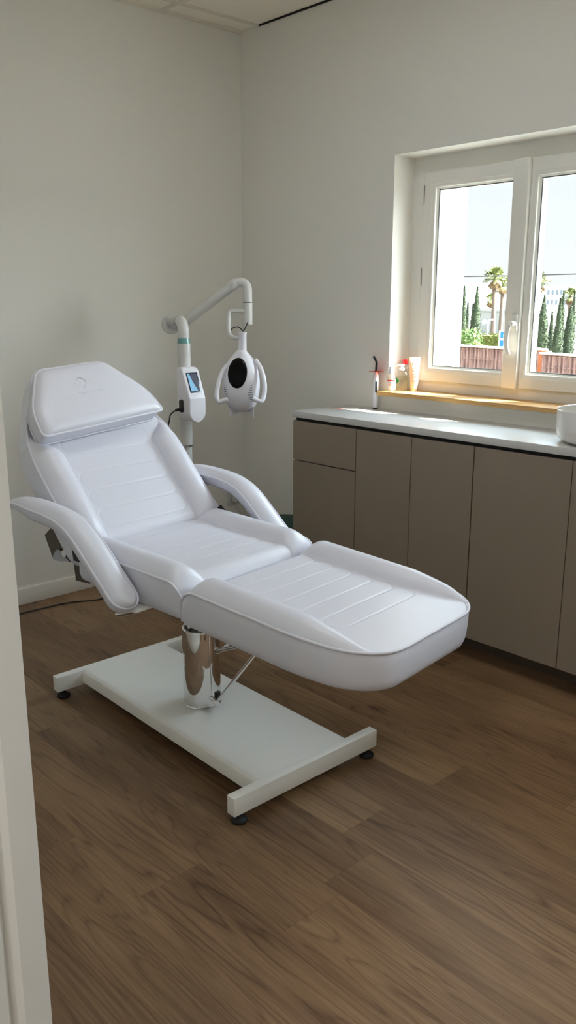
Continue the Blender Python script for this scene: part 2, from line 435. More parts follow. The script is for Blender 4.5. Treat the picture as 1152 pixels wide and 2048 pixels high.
# ------------------------------------------------------------------ window
def window(name, x0, x1, detail):
    w = struct(bpy.data.objects.new(name, None)); COL.objects.link(w); w.location = (x0, 0, 0)
    W = x1-x0; z0, z1 = .985, 1.999; yf = .136
    cx = W/2
    # fixed frame
    bm = bmesh.new(); fw = .068
    bx(bm, (0, yf, z0-.02), (fw, yf+.066, z1)); bx(bm, (W-fw, yf, z0-.02), (W, yf+.066, z1))
    bx(bm, (fw, yf, z1-fw), (W-fw, yf+.066, z1)); bx(bm, (fw, yf, z0-.02), (W-fw, yf+.066, z0+.045))
    link('window_frame', bm, M['pvc'], w, smooth=False)
    ys = yf-.012
    for side in (0, 1):
        a, b = (.064, cx-.036) if side == 0 else (cx+.037, W-.064)
        s = .061; sl = .061 if side == 0 else .028; sr = .012 if side == 0 else .061
        zb, zt = 1.029, 1.932
        bm = bmesh.new()
        g0, g1, h0, h1 = a+sl, b-sr, zb+.061, zt-.065
        # sash as a ring with moulded inner bead: lofted rectangular rings
        def ring(d, y): return [(a+d*0+(g0-a)*0, y, zb), (b, y, zb), (b, y, zt), (a, y, zt)]
        O = lambda e, y: [(a+e, y, zb+e), (b-e, y, zb+e), (b-e, y, zt-e), (a+e, y, zt-e)]
        I = lambda e, y: [(g0+e, y, h0+e), (g1-e, y, h0+e), (g1-e, y, h1-e), (g0+e, y, h1-e)]
        loft(bm, [O(0, ys+.07), O(0, ys+.003), O(.004, ys), I(-.016, ys), I(-.013, ys+.002), I(-.008, ys+.003), I(0, ys+.008), I(0, ys+.018), I(.008, ys+.024), I(.008, ys+.07), O(0, ys+.07)], cap=False)
        sash = link('sash', bm, M['pvc'], w, ang=25)
        bm = bmesh.new(); loft(bm, [I(.0072, ys+.0238), I(.012, ys+.0245), I(.012, ys+.027), I(.0072, ys+.0265)], cap=False)
        link('gasket', bm, M['gasket'], sash, smooth=False)
        box('pane', (g0+.004, ys+.030, h0+.004), (g1-.004, ys+.034, h1-.004), M['pane'], sash)
        if side == 0:
            for zh in (1.80, 1.45):
                bm = bmesh.new(); tube(bm, [(a-.002, ys-.001, zh), (a-.002, ys-.001, zh+.085)], .0065, 12); hg = link('hinge', bm, M['pvc'], w)
                hd = box('hinge_gap', (a+.0065, ys-.002, zh+.004), (a+.0078, ys+.001, zh+.078), M['gasket'], hg)
    # centre cover
    bm = bmesh.new(); bx(bm, (cx-.036, ys-.016, 1.028), (cx+.037, ys+.05, 1.934), .006, 3)
    link('meeting_stile', bm, M['pvc'], w)
    # handle
    bm = bmesh.new(); bx(bm, (cx+.002, ys-.026, 1.265), (cx+.030, ys-.016, 1.335), .006, 3); lathe(bm, [(.0, 0), (.011, 0), (.011, .03), (.009, .034), (.0, .034)], 16, (cx+.018, ys-.016, 1.296), (0, -1, 0))
    hb = link('handle_base', bm, M['pvc'], w)
    P = smooth_path([(cx+.022, ys-.046, 1.297), (cx+.014, ys-.051, 1.294), (cx+.006, ys-.054, 1.274), (cx+.003, ys-.056, 1.24), (cx+.007, ys-.056, 1.205), (cx+.016, ys-.052, 1.172)], 6)
    bm = bmesh.new(); rings = []
    for i, p in enumerate(P):
        t = (P[min(i+1, len(P)-1)]-P[max(i-1, 0)]).normalized(); x = Vector((0, 1, 0)); y = t.cross(x).normalized(); f = i/len(P)
        rx, ry = .0065, .0095+.003*math.sin(f*PI)
        rings.append([p+x*math.cos(k*PI/6)*rx+y*math.sin(k*PI/6)*ry for k in range(12)])
    loft(bm, rings); link('handle_lever', bm, M['pvc'], w, ang=60)
    # sill
    if detail:
        bm = bmesh.new(); bx(bm, (-.031, -.042, .9655), (W+.031, 0, .985), .002); bx(bm, (0.0005, -.004, .9655), (W-.0005, yf, .985))
        link('window_sill', bm, M['sill'], w, smooth=False)
    else:
        box('window_sill', (.0005, -.042, .9655), (W-.0005, yf, .985), M['sill'], w)
    return w
window('window_1', WIN[0], WIN[1], True)
window('window_2', WIN2[0], WIN2[1], False)

# ------------------------------------------------------------------ cabinets
CX = [.787, 1.181, 1.4827, 1.7817, 2.1826, 2.585]
FY = -.363
def cabinet(name, x0, x1, fronts, label):
    c = thing(name, label, 'cabinet', (x0, 0, 0), group='taupe base cabinets under the white worktop')
    box('carcass', (.0, FY+.021, .0985), (x1-x0, -.002, .858), M['carcass'], c)
    f = []
    for (a, b, z0, z1, nm) in fronts:
        f.append(box(nm, (a-x0+.0015, FY, z0), (b-x0-.0015, FY+.019, z1), M['taupe'], c, bev=.0008, seg=1))
    return c
zt = .8572; zb = .0965
c1 = cabinet('base_cabinet', CX[0], CX[1], [(CX[0], CX[1], .677, zt, 'drawer_front'), (CX[0], CX[1], zb, .672, 'door')], 'taupe base cabinet with a drawer above its door, nearest the room corner')
c2 = cabinet('base_cabinet', CX[1]+.001, CX[3]-.001, [(CX[1]+.001, CX[2], zb, zt, 'door'), (CX[2], CX[3]-.001, zb, zt, 'door')], 'taupe two-door base cabinet with narrow doors, between drawer unit and widest doors')
c3 = cabinet('base_cabinet', CX[3]+.001, CX[5], [(CX[3]+.001, CX[4], zb, zt, 'door'), (CX[4], CX[5], zb, zt, 'door')], 'taupe base cabinet with the widest doors, under the round white basin')
c4 = cabinet('base_cabinet', CX[5]+.002, 3.38, [(CX[5]+.002, 2.985, zb, zt, 'door'), (2.985, 3.38, zb, zt, 'door')], 'taupe base cabinet at the far right end of the row')
tag(box('plinth', (CX[0]+.03, -.235, 0), (3.38, -.22, .0975), M['plinth'], bev=.001), 'dark recessed plinth running along the floor under the taupe cabinets', 'plinth')
wt = thing('worktop', 'white worktop lying along the taupe cabinets below the window', 'worktop', (CX[0], 0, 0))
bm = bmesh.new(); bx(bm, (0, -.3677, .8722), (3.40-CX[0], -.0005, .9), .0015, 2); link('slab', bm, M['worktop'], wt)
bm = bmesh.new(); bx(bm, (.012, FY+.012, .858), (3.39-CX[0], -.01, .8723)); link('shadow_gap', bm, M['gap'], wt, smooth=False)

# basin on the worktop
bs = thing('basin', 'round white ceramic vessel basin standing on the worktop', 'basin', (2.2, -.19, .9))
bm = bmesh.new()
lathe(bm, [(0, .0035), (.118, .0035), (.130, .0045), (.145, .010), (.157, .021), (.1635, .037), (.1655, .055), (.167, .115), (.1665, .1185), (.165, .1195), (.1625, .1185), (.1615, .115), (.159, .055), (.153, .036), (.140, .024), (.10, .018), (.022, .014), (.018, .010), (0, .010)], 64)
link('bowl', bm, M['ceramic'], bs, ang=50)
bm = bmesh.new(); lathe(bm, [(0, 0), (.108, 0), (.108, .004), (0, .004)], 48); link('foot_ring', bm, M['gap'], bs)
bm = bmesh.new(); lathe(bm, [(0, .012), (.020, .012), (.020, .0165), (.016, .018), (0, .018)], 24); link('drain', bm, M['chrome'], bs)

# curing light on the worktop
cl = thing('curing_light', 'white handheld curing light with black tip and red disc, standing on the worktop', 'dental tool', (.992, -.030, .9))
bm = bmesh.new()
lathe(bm, [(0, .006), (.0115, .006), (.0125, .010), (.0128, .06), (.0135, .10), (.0135, .13), (.012, .15), (.0095, .165), (.008, .172), (0, .172)], 24)
link('body', bm, M['plastic'], cl, ang=50)
bm = bmesh.new(); lathe(bm, [(0, 0), (.0118, 0), (.0125, .003), (.012, .007), (0, .007)], 24); link('base_cap', bm, M['rubber'], cl)
Fc = Vector((.735, -.678, 0))
bm = bmesh.new(); c = Fc*.0115
ax_, ay_, az_ = Vector((.678, .735, 0)), Vector((0, 0, 1)), Fc
pl = round_poly([(-.0045, .076), (.0045, .076), (.0045, .128), (-.0045, .128)], .0044, 5)
loft(bm, [[c+ax_*p.x*s+ay_*(p.y if s == 1 else .102+(p.y-.102)*.97)+az_*w for p in pl] for w, s in ((-.003, 1), (.0030, 1), (.0036, .85))]); link('button_panel', bm, M['black'], cl)
bm = bmesh.new(); lathe(bm, [(0, .1705), (.008, .1705), (.034, .1715), (.0345, .1725), (.008, .1735), (0, .1735)], 40); link('shield_disc', bm, M['reddisc'], cl)
bm = bmesh.new(); P = smooth_path([(0, 0, .172), (0.0005, 0, .19), (.001, 0, .212), (-.003, -.003, .226), (-.0085, -.0085, .238), (-.0105, -.0105, .241)], 6)
tube(bm, P, [.0060]*(len(P)-9)+[.0058, .0056, .0054, .0053, .0053, .0053, .0053, .0053, .0053], 16); link('light_tip', bm, M['black'], cl)

# bottles and tube on the sill
ZS = .985
R0 = Vector((.678, .735, 0)); F0 = Vector((.735, -.678, 0))
def oval_bottle(bm, c, prof, sx, sy, seg=28):
    rings = []
    for (r, z) in prof:
        rings.append([Vector(c)+R0*math.cos(2*PI*k/seg)*r*sx+F0*math.sin(2*PI*k/seg)*r*sy+Vector((0, 0, z)) for k in range(seg)])
    loft(bm, rings)
b1 = thing('gel_bottle', 'small clear bottle with white flip cap and red-striped label, leftmost on the sill', 'bottle', (1.067, -.011, ZS))
bm = bmesh.new(); oval_bottle(bm, (0, 0, 0), [(.020, .0005), (.0215, .004), (.0215, .058), (.020, .066), (.014, .074), (.0095, .078), (.0095, .084)], 1, .62); link('body', bm, M['clear'], b1, ang=50)
bm = bmesh.new(); oval_bottle(bm, (0, 0, 0), [(.019, .003), (.0203, .006), (.0203, .056), (.018, .062)], 1, .58); link('gel', bm, M['amber'], b1, ang=50)
bm = bmesh.new(); oval_bottle(bm, (0, 0, 0), [(.0125, .079), (.0125, .098), (.0115, .101), (.0105, .112), (.0095, .113)], 1, 1); link('cap', bm, M['plastic'], b1, ang=50)
def curved_label(parent, name, m, r, sx, sy, a0, a1, z0, z1, off=.0005, n=10):
    bm = bmesh.new(); rows = []
    for i in range(n+1):
        a = a0+(a1-a0)*i/n
        for_ = lambda o: Vector(R0*math.sin(a)*(r*sx+o)+F0*math.cos(a)*(r*sy+o))
        rows.append([for_(off)+Vector((0, 0, z0)), for_(off)+Vector((0, 0, z1)), for_(off-.0003)+Vector((0, 0, z1)), for_(off-.0003)+Vector((0, 0, z0))])
    loft(bm, rows); return link(name, bm, m, parent)
lb = curved_label(b1, 'label', M['label'], .0215, 1, .62, -1.2, 1.2, .009, .055)
curved_label(lb, 'label_stripe', M['labelred'], .0215, 1, .62, -1.0, 1.0, .047, .0535, .0009)
curved_label(lb, 'label_print', M['labelblue'], .0215, 1, .62, .05, .75, .013, .030, .0009)
curved_label(lb, 'label_print', M['labelpink'], .0215, 1, .62, -.65, .0, .027, .039, .0009)
curved_label(lb, 'label_print', M['labelblue'], .0215, 1, .62, -.8, .8, .0412, .0432, .0009)
b2 = thing('pump_bottle', 'clear pump bottle of amber liquid, beside the cream tube on the sill', 'bottle', (1.086, .040, ZS))
bm = bmesh.new(); oval_bottle(bm, (0, 0, 0), [(.027, .0005), (.029, .004), (.029, .072), (.027, .083), (.018, .090), (.011, .093), (.011, .098)], 1, .66); link('body', bm, M['clear'], b2, ang=50)
bm = bmesh.new(); oval_bottle(bm, (0, 0, 0), [(.026, .003), (.0278, .006), (.0278, .066), (.0278, .067)], 1, .62); link('liquid', bm, M['amber'], b2, ang=50)
bm = bmesh.new(); lathe(bm, [(.012, .094), (.012, .106), (.006, .107), (.006, .114), (.010, .115), (.010, .121), (.0, .122)], 20); tube(bm, [(0, 0, .1185), R0*-.010+Vector((0, 0, .1185)), R0*-.021+Vector((0, 0, .115))], .0036, 10); link('pump', bm, M['plastic'], b2, ang=50)
bm = bmesh.new()
lab = [(-.029+.0015, .030), (-.029+.0015, .064), (-.012, .047)]
loft(bm, [[R0*u+F0*(.66*math.sqrt(max(0, .029**2-u*u))+.0012+w)+Vector((0, 0, v)) for u, v in lab] for w in (0, .0006)]); link('label_arrow', bm, M['labelgreen'], b2)
b3 = thing('red_cap_bottle', 'bottle with red cap standing behind the cream tube in the reveal corner', 'bottle', (1.108, .088, ZS))
b3.location = (1.069, .084, ZS)
bm = bmesh.new(); oval_bottle(bm, (0, 0, 0), [(.018, .0005), (.019, .003), (.019, .098), (.017, .106), (.011, .112), (.010, .120)], .8, .8); link('body', bm, M['clear'], b3, ang=50)
bm = bmesh.new(); lathe(bm, [(.0, .118), (.0125, .118), (.0130, .120), (.0130, .139), (.012, .141), (0, .141)], 24); link('cap', bm, M['red'], b3, ang=40)
tb = thing('cream_tube', 'pink-beige squeeze tube with leaf drawing, standing upright on its cap on the sill', 'tube', (1.128, .078, ZS))
bm = bmesh.new(); rings = []
for i in range(13):
    f = i/12; z = .012+f*.133; hw = .0165+f*.0095; hd = .0165*(1-f)**.8+.0012
    rings.append([R0*math.cos(2*PI*k/28)*hw+F0*math.sin(2*PI*k/28)*hd+Vector((0, 0, z)) for k in range(28)])
rings.append([R0*math.cos(2*PI*k/28)*.0265+F0*math.sin(2*PI*k/28)*.0012+Vector((0, 0, .154)) for k in range(28)])
loft(bm, rings); link('tube_body', bm, M['tube'], tb, ang=60)
bm = bmesh.new(); lathe(bm, [(0, 0), (.0155, 0), (.0160, .002), (.0160, .014), (0, .014)], 28); link('cap', bm, M['tube'], tb, ang=40)
def tube_front(u, z):
    f = (z-.012)/.133; hd = .0165*max(0, 1-f)**.8+.0012; hw = .0165+f*.0095
    return R0*u+F0*(hd*math.sqrt(max(0, 1-(u/hw)**2))+.0004)+Vector((0, 0, z))
bm = bmesh.new()
leaf = smooth_path([(-.009, .092, 0), (-.008, .100, 0), (0, .106, 0), (.009, .108, 0), (.007, .100, 0), (.001, .094, 0), (-.009, .092, 0)], 5)
tube(bm, [tube_front(p.x, p.y) for p in leaf], .0006, 6)
tube(bm, [tube_front(u, z) for u, z in ((-.010, .089), (-.002, .097), (.006, .104))], .0005, 6)
for z, w in ((.078, .011), (.068, .012), (.065, .010), (.057, .009), (.048, .012), (.045, .009), (.038, .004)):
    tube(bm, [tube_front(-w+2*w*k/6-.001, z) for k in range(7)], .0007, 6)
# the initials at the top
for seg in ([(-.0075, .121), (-.0075, .131)], [(-.0075, .131), (-.003, .131)], [(-.0075, .1265), (-.004, .1265)], [(.001, .126), (.004, .120)], [(.006, .1275), (.001, .118)]):
    tube(bm, [tube_front(*q) for q in seg], .0006, 6)
link('printing', bm, M['ink'], tb)

# ------------------------------------------------------------------ socket with plug
so = thing('wall_socket', 'white wall socket with a plug in it, low on the wall near the corner', 'socket', (0, -.092, .315))
box('plate', (0, -.041, -.041), (.008, .041, .041), M['plastic2'], so, bev=.003)
bm = bmesh.new(); lathe(bm, [(0, .008), (.024, .008), (.024, .0095), (.021, .0095), (.020, .0085), (0, .0085)], 32, (0, 0, 0), (1, 0, 0)); link('socket_ring', bm, M['plastic2'], so)
plg = thing('charger_plug', 'white plug with thin white cable and paper tag in the wall socket', 'plug', (0.0090, -.092, .315))
bm = bmesh.new(); bx(bm, (0, -.015, -.020), (.032, .015, .020), .006, 3); link('plug_body', bm, M['plastic2'], plg)
bm = bmesh.new(); tube(bm, smooth_path([(.026, 0, -.018), (.028, 0, -.04), (.028, .006, -.062), (.026, .024, -.082), (.026, .026, -.105), (.024, .012, -.14), (.018, .0, -.20), (.012, -.008, -.305)], 6), .0028, 10); link('cable', bm, M['plastic2'], plg)
bm = bmesh.new(); obox(bm, (.030, -.014, -.075), Vector((1, 0, 0)), Vector((0, .90, -.43)), Vector((0, .43, .90)), (.0008, .030, .024)); link('paper_tag', bm, M['label'], plg)

# ------------------------------------------------------------------ dark green stool behind the chair
st = thing('pouf', 'dark green round pouf beside the cabinets, mostly hidden behind the chair', 'stool', (.585, -.235, 0))
bm = bmesh.new(); lathe(bm, [(0, .02), (.150, .02), (.160, .03), (.165, .08), (.165, .26), (.158, .30), (.14, .318), (.09, .327), (0, .33)], 48); link('body', bm, M['green'], st, ang=60)
bm = bmesh.new(); lathe(bm, [(0, 0), (.14, 0), (.14, .022), (0, .022)], 32); link('base', bm, M['rubber'], st)

# ------------------------------------------------------------------ TREATMENT CHAIR
CA = rad(7)
ch = thing('treatment_chair', 'white reclining treatment chair with armrests on a single chrome column', 'treatment chair', (1.505, -1.443, 0), CA)
# --- base (turned a little against the seat)
br = rad(-7.6)
bX = Vector((math.cos(br), math.sin(br), 0)); bY = Vector((-math.sin(br), math.cos(br), 0)); bZ = Vector((0, 0, 1))
BC = Vector((.004, .003, 0))
def B(x, y, z): return BC+bX*x+bY*y+bZ*z
bm = bmesh.new()
# plate with down-turned long edges
pl_ = [(-.185, .040), (-.185, .068), (-.182, .077), (-.175, .083), (-.165, .085), (.165, .085), (.175, .083), (.182, .077), (.185, .068), (.185, .040), (.181, .040), (.181, .068), (.165, .081), (-.165, .081), (-.181, .068), (-.181, .040)]
loft(bm, [[B(x, y, z) for y, z in pl_] for x in (-.4895, .4895)])
base = link('base_plate', bm, M['powder'], ch, ang=30)
for sx in (-1, 1):
    xc = .5035*sx
    bm = bmesh.new(); obox(bm, B(xc, 0, .0575), bX, bY, bZ, (.032, .568, .0555), .0018)
    bar = link('crossbar', bm, M['powder'], ch)
    for sy in (-1, 1):
        bm = bmesh.new(); lathe(bm, [(0, 0), (.021, 0), (.023, .003), (.023, .008), (.019, .013), (.012, .016), (.007, .019), (.007, .031), (0, .031)], 28, B(xc, .255*sy, 0))
        link('levelling_foot', bm, M['rubber'], bar, ang=40)
# --- column
CO = Vector((.0, .0, 0))
bm = bmesh.new(); lathe(bm, [(0, .085), (.0640, .085), (.0640, .088), (.0622, .090), (.0615, .346), (.0605, .350), (.056, .352), (.053, .350), (.053, .344), (0, .344)], 64, CO); col_ = link('column', bm, M['chrome'], ch, ang=30)
bm = bmesh.new(); lathe(bm, [(0, .344), (.0525, .344), (.0525, .347), (0, .347)], 40, CO); link('column_cap', bm, M['black'], col_)
bm = bmesh.new(); lathe(bm, [(0, .345), (.022, .345), (.022, .358), (.017, .362), (.017, .50), (0, .50)], 32, CO); link('piston', bm, M['steel'], col_, ang=30)
# clips on the column rim
bm = bmesh.new(); obox(bm, (-.010, -.040, .356), Vector((.8, -.6, 0)), Vector((.6, .8, 0)), bZ, (.022, .012, .016), .002); link('clip', bm, M['chrome'], col_)
bm = bmesh.new(); obox(bm, (.034, -.038, .352), Vector((.8, .6, 0)), Vector((-.6, .8, 0)), bZ, (.006, .006, .022), .001); link('clip', bm, M['chrome'], col_)
# pump pedal: pivot block and rod rising under the leg rest
bm = bmesh.new(); obox(bm, (.0615, .010, .115), Vector((.97, .24, 0)), Vector((-.24, .97, 0)), bZ, (.014, .022, .040), .003); pv = link('pedal_pivot', bm, M['black'], ch)
bm = bmesh.new(); tube(bm, [(.064, -.004, .112), (.088, -.018, .110)], .0085, 18); link('pivot_pin', bm, M['chrome'], pv, ang=40)
bm = bmesh.new(); tube(bm, [(.080, -.008, .114), (.240, .010, .325), (.31, .018, .42)], .0058, 16); link('pedal_rod', bm, M['chrome'], ch)
bm = bmesh.new(); tube(bm, [(.075, .02, .285), (.135, .06, .345), (.17, .07, .40)], .006, 14); link('brace_rod', bm, M['chrome'], ch)
bm = bmesh.new(); tube(bm, [(.135, -.055, .322), (.148, -.055, .327), (.26, -.04, .375)], [.009, .0065, .0065], 14); tube(bm, [(.127, -.056, .319), (.139, -.055, .324)], .011, 6); link('lock_rod', bm, M['steel'], ch, ang=30)
# --- steel frame under the seat
bm = bmesh.new()
bx(bm, (-.16, -.12, .455), (.20, -.09, .495), .003); bx(bm, (-.16, .09, .455), (.20, .12, .495), .003); bx(bm, (-.10, -.12, .462), (-.06, .12, .490)); bx(bm, (.08, -.12, .462), (.12, .12, .490))
bx(bm, (-.06, -.06, .490), (.06, .06, .50))
link('seat_frame', bm, M['powder'], ch)
bm = bmesh.new(); loft(bm, [[Vector((x, y+.10*0, z)) for x, z in ((.115, .47), (.26, .44), (.185, .33))] for y in (-.012, -.008)]); link('gusset', bm, M['powder'], ch)

# --- pads
def stadium_groove(a, b, rows, hh, hl, wid=.0024, dep=.0016):
    g = 0
    for rc in rows:
        dx = abs(a-rc); 
        if dx > hh+.02: continue
        qx = max(dx-0, 0); r = hh
        qy = max(abs(b)-(hl-r), 0)
        d = math.hypot(qx, qy)-r
        v = math.exp(-(d/wid)**2)
        if v > g: g = v
    return -dep*g

def pad(name, m, parent, P0, A, Nn, a_list, hw, top, drop, T, nv=240, pipe=None, sidebulge=.003):
    """upholstered pad: a along A, b across (local Y), c along Nn"""
    Yv = Vector((0, 1, 0))
    F = lambda a, b, c: P0+A*a+Yv*b+Nn*c
    bm = bmesh.new(); grid = []
    for a in a_list:
        w = hw(a); row = []
        for j in range(nv+1):
            s = -math.cos(PI*j/nv)*.35+(2*j/nv-1)*.65 if False else (2*j/nv-1)
            s = math.copysign(1-(1-abs(s))**1.25, s)
            b = s*w; e = w-abs(b)
            row.append(bm.verts.new(F(a, b, drop(a)+top(a, b, e))))
        grid.append(row)
    for R, S in zip(grid, grid[1:]):
        for j in range(nv): bm.faces.new((R[j], R[j+1], S[j+1], S[j]))
    loop = [(v, 0) for v in grid[0]]+[(r[-1], 1) for r in grid[1:]]+[(v, 2) for v in grid[-1][-2::-1]]+[(r[0], 3) for r in grid[-2:0:-1]]
    base = [v.co.copy() for v, _ in loop]
    cen = sum(base, Vector())/len(base)
    prev = [v for v, _ in loop]
    cs = [(.004, -.001), (.012, sidebulge*.6), (T*.35, sidebulge), (T*.7, sidebulge*.8), (T-.02, 0), (T-.008, -.004), (T-.002, -.010), (T, -.020)]
    for c, outw in cs:
        cur = []
        for p in base:
            q = p-P0; a, b, cc = q.dot(A), q.y, q.dot(Nn)
            rd = Vector((p.x-cen.x, p.y-cen.y, 0)); rd = rd.normalized()
            # depth measured from the nominal seam plane so rolled ends stay closed
            cc2 = cc+(-T-cc)*(c/T)
            # outward direction within the pad plane
            o = (A*((a-(a_list[0]+a_list[-1])/2)/.3)**3+Yv*(b/.3)**3)
            o = o.normalized() if o.length > 1e-6 else Vector()
            cur.append(bm.verts.new(F(a, b, cc2)+o*outw))
        n = len(prev)
        for k in range(n): bm.faces.new((prev[k], prev[(k+1) % n], cur[(k+1) % n], cur[k]))
        prev = cur
    bm.faces.new(prev)
    o = link(name, bm, m, parent, ang=75)
    return o, F

def alist(L, n, r0=.05, r1=.05):
    s = set([0, L]); 
    for i in range(1, n): s.add(L*i/n)
    for q in (.0006, .0015, .003, .005, .0075, .0105):
        s.add(q); s.add(L-q)
    return sorted(s)

def rolled(a, r):
    return -(r-math.sqrt(max(0, r*r-(r-a)**2))) if a < r else 0

def bolster(e, w, h, p=.62):
    if e >= w or e <= 0: return 0
    return h*math.sin(PI*e/w)**p

# seat
A_s = Vector((1, 0, -.045)).normalized(); N_s = Vector((.045, 0, 1)).normalized()
L_s = .464; P_s = Vector((-.227, 0, .6418))
def hw_s(a):
    r = .02
    d = min(a, L_s-a)
    return .297-(r-math.sqrt(max(0, r*r-(r-d)**2)))*.6 if d < r else .297
def drop_s(a): return rolled(L_s-a, .05)+rolled(a, .03)
def top_s(a, b, e):
    wb = .105; g = sstep(0, .06, a)*sstep(0, .075, L_s-a)
    h = bolster(e, wb, .036*(.35+.65*g))
    h += .004*sstep(.1, .2, e)*sstep(0, .06, L_s-a)
    h += stadium_groove(a, b, [.105+.068*k for k in range(5)], .0335, .180)
    return h
seat, F_s = pad('seat_cushion', M['leather'], ch, P_s, A_s, N_s, alist(L_s, 150), hw_s, top_s, drop_s, .106)
def side_pipe(F, hw, drop, L, T, a0, a1, end=None, parent=None, n=60, r=.0040, down0=True, loop_end=False, out=.0015):
    """piping along both long edges; joined round the end a1 when loop_end"""
    def edge(s):
        P = []
        if down0: P.append(F(a0, s*(hw(a0)+out), -T+.012))
        for i in range(n+1):
            t = i/n; a = a0+(a1-a0)*(1-math.cos(PI*t))/2
            P.append(F(a, s*(hw(a)+out), drop(a)+.0005))
        return P
    bm = bmesh.new()
    if loop_end:
        E0 = edge(-1); E1 = edge(1); wl = hw(a1)
        mid = [F(a1+out, -wl+2*wl*k/16, drop(a1)+.0005) for k in range(1, 16)]
        tube(bm, E0+mid+E1[::-1], r, 10)
    else:
        for s in (-1, 1):
            P = edge(s)
            if end: P.append(F(a1, s*(hw(a1)+out), -T+.012))
            if s == 1: link('piping', bm, M['piping'], parent, ang=80); bm = bmesh.new()
            tube(bm, P, r, 10)
    return link('piping', bm, M['piping'], parent, ang=80)
side_pipe(F_s, hw_s, drop_s, L_s, .106, .03, L_s, end=True, parent=seat, down0=False)
# leg rest
A_l = Vector((1, 0, -.077)).normalized(); N_l = Vector((.077, 0, 1)).normalized()
L_l = .628; P_l = Vector((.243, 0, .6125))
def hw_l(a):
    w = .297-.024*sstep(.36, .60, a)
    d = L_l-a; r = .14
    if d < r: w -= (r-math.sqrt(max(0, r*r-(r-d)**2)))*.92
    if a < .02: w -= (.02-math.sqrt(max(0, .02**2-(.02-a)**2)))*.5
    return w
def drop_l(a): return rolled(a, .05)
def top_l(a, b, e):
    w = hw_l(a); cb = .193+.035*sstep(.34, .60, a)
    wb = max(.012, w-cb)
    g = sstep(0, .07, a); am = .038*(.3+.7*g)*min(1, wb/.10)*(1-.6*sstep(.54, .63, a))
    h = bolster(e, wb, am)
    h -= .004*sstep(0, .05, e)*(1-sstep(.57, .625, a))*(abs(b) < cb)*0
    h += stadium_groove(a, b, [.065+.072*k for k in range(6)], .0355, .184)
    return h
leg, F_l = pad('leg_cushion', M['leather'], ch, P_l, A_l, N_l, alist(L_l, 210), hw_l, top_l, drop_l, .108)
side_pipe(F_l, hw_l, drop_l, L_l, .108, .001, L_l, parent=leg, loop_end=True)
# backrest
TH = rad(48)
A_b = Vector((-math.cos(TH), 0, math.sin(TH))); N_b = Vector((math.sin(TH), 0, math.cos(TH)))
P_b0 = Vector((-.42, 0, .885)); B0 = -.345; L_b = .705
P_b = P_b0+A_b*B0
def hw_b(a):
    t = a+B0
    w = .304 if t < .07 else .304-.60*(t-.07)
    w = w-.012*math.exp(-((t-.07)/.05)**2)
    d = L_b-a; r = .045
    if d < r: w -= (r-math.sqrt(max(0, r*r-(r-d)**2)))
    if a < .05: w -= (.05-math.sqrt(max(0, .05**2-(.05-a)**2)))*.55
    return w
def drop_b(a): return rolled(a, .055)
def top_b(a, b, e):
    t = a+B0; w = hw_b(a)
    g = 1-sstep(.0, .11, t)
    wb = .107*g+.006
    h = bolster(e, wb, .040*g*(.55+.45*sstep(0, .10, a)))
    h += .010*sstep(0, .08, e)*sstep(.02, .14, t)
    h += .016*sstep(.10, .02, a)*0
    h += stadium_groove(a, b, [-.241-B0+.071*k for k in range(5)], .0350, .180)
    return h
back, F_b = pad('back_cushion', M['leather'], ch, P_b, A_b, N_b, alist(L_b, 230), hw_b, top_b, drop_b, .092)
side_pipe(F_b, hw_b, drop_b, L_b, .092, .02, L_b, parent=back, loop_end=True, down0=False)
# headrest pillow on the backrest
pa = rad(5.0); pc = Vector((.185, -.022))
def Pp(t, y, c):    # plane coordinates turned by pa
    dt, dy = t-pc.x, y-pc.y
    t2 = pc.x+dt*math.cos(pa)+dy*math.sin(pa); y2 = pc.y-dt*math.sin(pa)+dy*math.cos(pa)
    return P_b0+A_b*t2+Vector((0, 1, 0))*y2+N_b*c
out_ = round_poly([(.070, -.287), (.070, .241), (.165, .228), (.312, .118), (.316, .060), (.316, -.135), (.309, -.170), (.165, -.272)], [.022, .022, .10, .035, .03, .05, .035, .10], 8)
out_ = [Vector((p.x, p.y)) for p in out_]
cen = Vector((.19, -.022))
bm = bmesh.new(); rings = []
def sc(k): return [cen+(p-cen)*k for p in out_]
for k, c in ((.93, .010), (.975, .014), (.985, .03), (.99, .055), (1.0, .068)): rings.append([Pp(p.x, p.y, c) for p in sc(k)])
for k, c in ((.985, .0735), (.95, .080), (.88, .086), (.75, .091), (.55, .094), (.30, .0955), (.10, .096)): rings.append([Pp(p.x, p.y, c) for p in sc(k)])
loft(bm, rings); pil = link('headrest', bm, M['leather'], ch, ang=80)
bm = bmesh.new(); tube(bm, [Pp(p.x, p.y, .069) for p in sc(1.004)], .0042, 10, closed=True); link('piping', bm, M['piping'], pil, ang=80)
bm = bmesh.new(); tube(bm, [Pp(p.x, p.y, .013) for p in sc(.975)], .0034, 8, closed=True); link('piping', bm, M['piping'], pil, ang=80)
